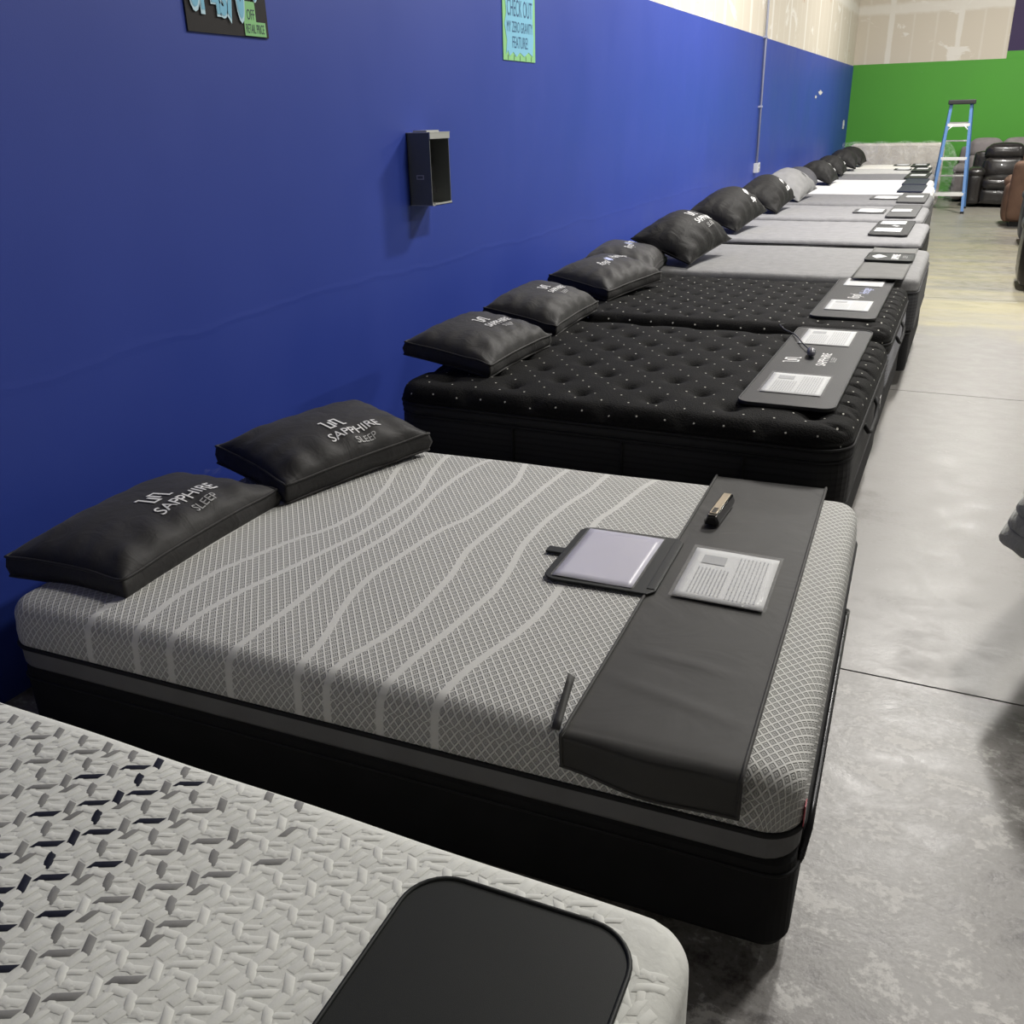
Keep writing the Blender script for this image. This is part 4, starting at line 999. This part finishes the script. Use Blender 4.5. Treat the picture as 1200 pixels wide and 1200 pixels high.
# ---- upholstered seats
def cushion(name, x0, y0, z0, x1, y1, z1, mat, parent, r=.06, puff=.03, tilt=0):
    """soft padded block"""
    cx, cy, cz = (x0+x1)/2, (y0+y1)/2, (z0+z1)/2; hx, hy, hz = (x1-x0)/2, (y1-y0)/2, (z1-z0)/2
    n = 12; V = []; F = []; idx = {}
    g_ = np.linspace(-1, 1, n+1); g_ = np.sign(g_)*np.abs(g_)**.8
    def vert(a, b_, c):
        k = (round(a, 4), round(b_, 4), round(c, 4))
        if k in idx: return idx[k]
        p = Vector((a*hx, b_*hy, c*hz)); q = Vector((max(-hx+r, min(hx-r, p.x)), max(-hy+r, min(hy-r, p.y)), max(-hz+r, min(hz-r, p.z))))
        d = p-q
        if d.length > 1e-6: d = d.normalized()*r
        p = q+d
        ax = [a, b_, c]
        for k2 in range(3):
            o1, o2 = [j for j in range(3) if j != k2]
            if abs(ax[k2]) > .999: p[k2] += math.copysign(puff*(1-ax[o1]**2)*(1-ax[o2]**2), ax[k2])
        idx[k] = len(V); V.append((p.x+cx, p.y+cy, p.z+cz)); return idx[k]
    for ax in range(3):
        for sgn in (-1, 1):
            for i in range(n):
                for j in range(n):
                    q = []
                    for (ii, jj) in ((i, j), (i+1, j), (i+1, j+1), (i, j+1)):
                        c3 = [0, 0, 0]; c3[ax] = sgn; c3[(ax+1) % 3] = g_[ii]; c3[(ax+2) % 3] = g_[jj]; q.append(vert(*c3))
                    F.append(tuple(q) if sgn > 0 else tuple(q[::-1]))
    o = meshobj(name, V, F, mat, parent, smooth=True)
    if tilt:
        c = Vector((cx, cy, z0)); M = Matrix.Translation(c) @ Matrix.Rotation(tilt, 4, 'X') @ Matrix.Translation(-c); o.data.transform(M)
    return o
M_leather = plain('black_leather', (.018, .016, .015), .32, coat=.2)
M_brown = fabric('brown_suede', (.13, .075, .050), .75, .15, 200, .001)
M_tan = fabric('tan_suede', (.25, .15, .09), .75, .15, 200, .001)
M_greysofa = fabric('grey_sofa_cloth', (.22, .20, .20), .85, .1, 300, .001)
def sofa(label, loc, rz, seats, mat, sw=.62, aw=.24, d=.95, hgt=1.03, cat='sofa', name='sofa', backmat=None, bf=.12):
    """front faces local -y"""
    o = empty(name, label, cat, loc, rz); W = seats*sw+2*aw
    cushion('base', .02, .10, .05, W-.02, d-.1, .36, mat, o, .03, .0)
    for k in range(seats):
        x = aw+k*sw
        cushion('seat_cushion', x+.005, -.02, .30, x+sw-.005, .62, .50, mat, o, .07, .03)
        cushion('footrest', x+.01, .0, .07, x+sw-.01, .14, .31, mat, o, .05, .02)
        cushion('back_cushion', x+.005, .50, .44, x+sw-.005, .74, .82, mat, o, .09, .04, -.16)
        cushion('headrest', x+.005, .56, .76, x+sw-.005, .84, hgt, backmat or mat, o, .10, .03, -.12)
    for x in (0, W-aw):
        cushion('arm', x, .02, .05, x+aw, d-.12, .58, mat, o, .06, .02)
        cushion('arm_pad', x-.01, .0, .50, x+aw+.01, .60, .66, mat, o, .07, .02)
    cushion('back_frame', .06, .70, .08, W-.06, d, hgt-bf, mat, o, .06, .02, -.06)
    return o
sofa('black leather reclining sofa behind the step ladder, before the green wall', (2.38, 19.22, 0), 0, 2, M_leather)
sofa('grey fabric sofa right against the green wall, behind the black leather one', (2.12, 20.30, 0), 0, 3, M_greysofa, sw=.56, aw=.2, d=.9, hgt=1.09)
def recliner_side():
    o = sofa('brown suede recliner seen from behind at the right edge, its headrest tan', (3.85, 16.9, .02), PI, 1, M_brown, sw=.56, aw=.18, d=.95, hgt=1.09, cat='recliner', name='recliner', backmat=M_tan, bf=.20)
    boxes('rocker_base', [(.15, .15, -.02, .80, .80, .06)], M_plastic, o)
    return o
recliner_side()
sofa('dark grey leather recliner in front of the brown one, cut by the right edge', (3.95, 14.6, .0), PI, 1, fabric('slate_leather', (.05, .05, .058), .4), sw=.52, aw=.16, d=.9, hgt=1.00, cat='recliner', name='recliner')
sofa('black leather recliner nearest on the right edge of the aisle, only its corner showing', (3.84, 11.0, .0), PI, 1, M_leather, sw=.52, aw=.16, d=.9, hgt=.98, cat='recliner', name='recliner')

# ---- plush channel-tufted chair at the right edge
def plush():
    o = empty('channel_tufted_chair', 'plush grey channel-tufted lounger poking in at the right edge of the aisle', 'lounger', (2.665, 2.9, 0), -.38)
    Mp = fabric('grey_plush', (.42, .43, .40), .95, .25, 120, .004, .01, 30, .3)
    for k in range(5):
        z = .425+.052*k; x = .0+.014*k
        V, F = [], []
        P = []; Rr = []
        n = 26
        L2 = 1.05
        pts = [(x+.05, 1.0), (x+.02, .8), (x+.03, .3), (x+.05, .08), (x+.12, .02), (x+.25, .0), (x+.6, -.02), (x+1.0, -.02), (x+1.05, .3), (x+1.05, 1.0)]
        Q = []
        for i in range(len(pts)-1):
            for s in range(4):
                t = s/4; Q.append((pts[i][0]*(1-t)+pts[i+1][0]*t, pts[i][1]*(1-t)+pts[i+1][1]*t, z+.004*math.sin((i*4+s)*.9)))
        Rr = [.031+.003*math.sin(i*1.3+k) for i in range(len(Q))]
        tube('padded_roll', Q, Rr, Mp, o, 12)
    boxes('seat_frame', [(.16, .13, .40, 1.0, 1.0, .65)], Mp, o, .03)
    boxes('pedestal', [(.45, .3, .02, .75, .75, .41)], M_plastic, o, .01)
    boxes('floor_plate', [(.35, .2, 0, .85, .85, .03)], M_plastic, o, .005)
plush()

# ------------------------------------------------------------------ wall things
def elec_box():
    o = empty('electrical_box', 'open grey metal electrical box fixed to the blue wall', 'electrical box', (0, 4.10, 1.255))
    Mg = plain('grey_enamel', (.12, .13, .13), .55, 0); Mi = plain('inner_grey', (.42, .41, .36), .6); Ml = plain('light_flange', (.48, .48, .46), .4, .3)
    Wd, H, D, t = .19, .325, .125, .004
    V = []
    boxes('side_panel', [(0, 0, 0, D, t, H)], Mg, o); boxes('side_panel', [(0, Wd-t, 0, D, Wd, H)], Mg, o)
    boxes('back_plate', [(0, 0, 0, .004, Wd, H)], Mi, o); boxes('top_panel', [(0, -.004, H, D+.006, Wd+.004, H+.004)], Ml, o); boxes('bottom_panel', [(0, 0, -.003, D+.004, Wd, 0)], Ml, o)
    boxes('top_flange', [(D, -.002, H-.026, D+.005, Wd+.002, H+.004)], Ml, o)
    boxes('bottom_flange', [(D, .02, -.003, D+.004, Wd, .008)], Ml, o); boxes('knockout_plate', [(.02, .03, H+.004, D-.03, Wd-.04, H+.012)], Ml, o)
    boxes('breaker_bus', [(.004, .05, .07, .05, .14, .27), (.05, .06, .09, .06, .13, .11), (.05, .06, .15, .06, .13, .17), (.05, .06, .21, .06, .13, .23), (.05, .10, .05, .07, .15, .075)], M_plastic, o)
    boxes('label_plate', [(.045, -.0015, .118, .085, 0, .138)], Ml, o)
    boxes('label_print', [(.05, -.002, .122, .08, -.0012, .134)], Mg, o)
elec_box()
def conduit():
    o = empty('wall_conduit', 'thin painted conduit running down the blue wall to its outlet box', 'conduit', (0, 12.32, 0))
    Mc = plain('pale_blue_grey_paint', (.36, .38, .48), .5)
    tube('pipe', [(.025, 0, 1.07), (.025, 0, HC-.02)], .014, Mc, o, 8)
    for z in (1.7, 2.45, 3.6): boxes('strap', [(0, -.03, z, .042, .03, z+.02)], Mc, o)
outl = empty('outlet_box', 'small white outlet box at the foot of the conduit on the blue wall', 'outlet', (0, 12.32, .96))
boxes('housing', [(0, -.055, 0, .055, .055, .11)], plain('white_enamel', (.62, .62, .62), .4), outl, .004)
boxes('cover_plate', [(.055, -.05, .01, .060, .05, .12)], MC['white_enamel'], outl); boxes('socket', [(.060, -.02, .02, .0615, .02, .05), (.060, -.02, .07, .0615, .02, .10)], plain('socket_grey', (.2, .2, .2), .5), outl)
conduit()
sw = empty('wall_switch', 'small white switch plate on the blue wall near the far corner', 'switch', (0, 20.62, 1.40))
boxes('plate', [(0, -.09, -.08, .010, .09, .08)], MC['white_enamel'], sw, .003); boxes('toggle', [(.01, -.012, -.02, .02, .012, .02)], MC['white_enamel'], sw)

def wallplace(oy, oz, x): return lambda a, b_: (x, oy+a, oz+b_)
# poster 1
M_dpaper = fabric('black_card', (.030, .028, .028), .8, .1); M_bpaper = plain('sky_blue_card', (.20, .50, .68), .7); M_gpaper = plain('lime_card', (.24, .55, .22), .7); M_mark = plain('dark_marker', (.012, .025, .05), .6)
M_pale = plain('pale_blue_card', (.50, .72, .82), .7)
p = empty('sale_poster', 'black sale poster with blue cut-out letters and green card, at the top edge', 'poster', (0, 2.72, 1.93))
boxes('backing_card', [(.002, .0, .0, .006, .425, .52)], M_dpaper, p)
def cutout(body, oy, oz, w_, h_, k):
    # blue letter on a pale outline
    lettering('cut_out_letter', body, w_*1.22, h_*1.14, wallplace(oy, oz-h_*.07, .0105+k), M_pale, p, bold=.07)
    lettering('cut_out_letter', body, w_, h_, wallplace(oy, oz, .0115+k), M_bpaper, p, bold=.055)
for ch, oy, oz, w_, h_ in (('U', .045, .075, .05, .20), ('P', .095, .070, .042, .20), ('4', .150, .062, .045, .12), ('S', .185, .058, .040, .12), ('7', .228, .050, .05, .21), ('0', .278, .055, .042, .21), ('%', .352, .118, .035, .07)):
    cutout(ch, oy, oz, w_, h_, .0)
boxes('green_card', [(.007, .290, .003, .0088, .408, .050), (.007, .290, .05, .0088, .357, .115)], M_gpaper, p)
lettering('hand_lettering', 'OFF', .042, .034, wallplace(.330, .056, .0094), M_mark, p); lettering('hand_lettering', 'RETAIL PRICE', .100, .030, wallplace(.348, .012, .0094), M_mark, p)
# poster 2
p = empty('feature_poster', 'light blue handwritten poster with a green zigzag border on the blue wall', 'poster', (0, 5.19, 1.94))
boxes('backing_card', [(.002, 0, 0, .004, .44, .36)], M_gpaper, p)
V = [(0, .035, .03), (0, .06, .05), (0, .08, .022), (0, .13, .045), (0, .17, .02), (0, .22, .045), (0, .28, .025), (0, .34, .05), (0, .40, .03), (0, .415, .12), (0, .405, .22), (0, .418, .345), (0, .3, .33), (0, .2, .348), (0, .1, .33), (0, .03, .345), (0, .045, .24), (0, .02, .18), (0, .05, .1)]
meshobj('blue_card', [(.0055, b_, c) for _, b_, c in V]+[(.0045, b_, c) for _, b_, c in V], [tuple(range(len(V))), tuple(range(2*len(V)-1, len(V)-1, -1))]+[(i, (i+1) % len(V), len(V)+(i+1) % len(V), len(V)+i)[::-1] for i in range(len(V))], M_bpaper, p)
M_mark2 = plain('blue_marker', (.02, .09, .20), .6)
for body, oz, w_, h_ in (('CHECK OUT', .225, .34, .085), ('MY ZERO GRAVITY', .145, .35, .055), ('FEATURE!', .065, .21, .060)):
    lettering('hand_lettering', body, w_, h_, wallplace(.225, oz, .0062), M_mark2, p)
for k in range(5):
    boxes('border_stroke', [(.0046, .06+.08*k, .002, .0052, .064+.08*k, .028)], M_mark, p)
# scuffs: patches of bare filler on the walls
for k, (y, z, a, b_) in enumerate(((17.2, 1.93, .22, .03), (16.75, 1.86, .10, .02))):
    pts = [(y+a*math.cos(t)*(1+.3*math.sin(5*t+k)), z+b_*math.sin(t)*(1+.3*math.cos(4*t))) for t in np.linspace(0, 2*PI, 18)[:-1]]
    tag(meshobj('filler_patch', [(.002, p_[0], p_[1]) for p_ in pts], [tuple(range(17))], M_white), ('larger' if k == 0 else 'smaller')+' white scrape on the far stretch of the blue wall', 'wall mark')
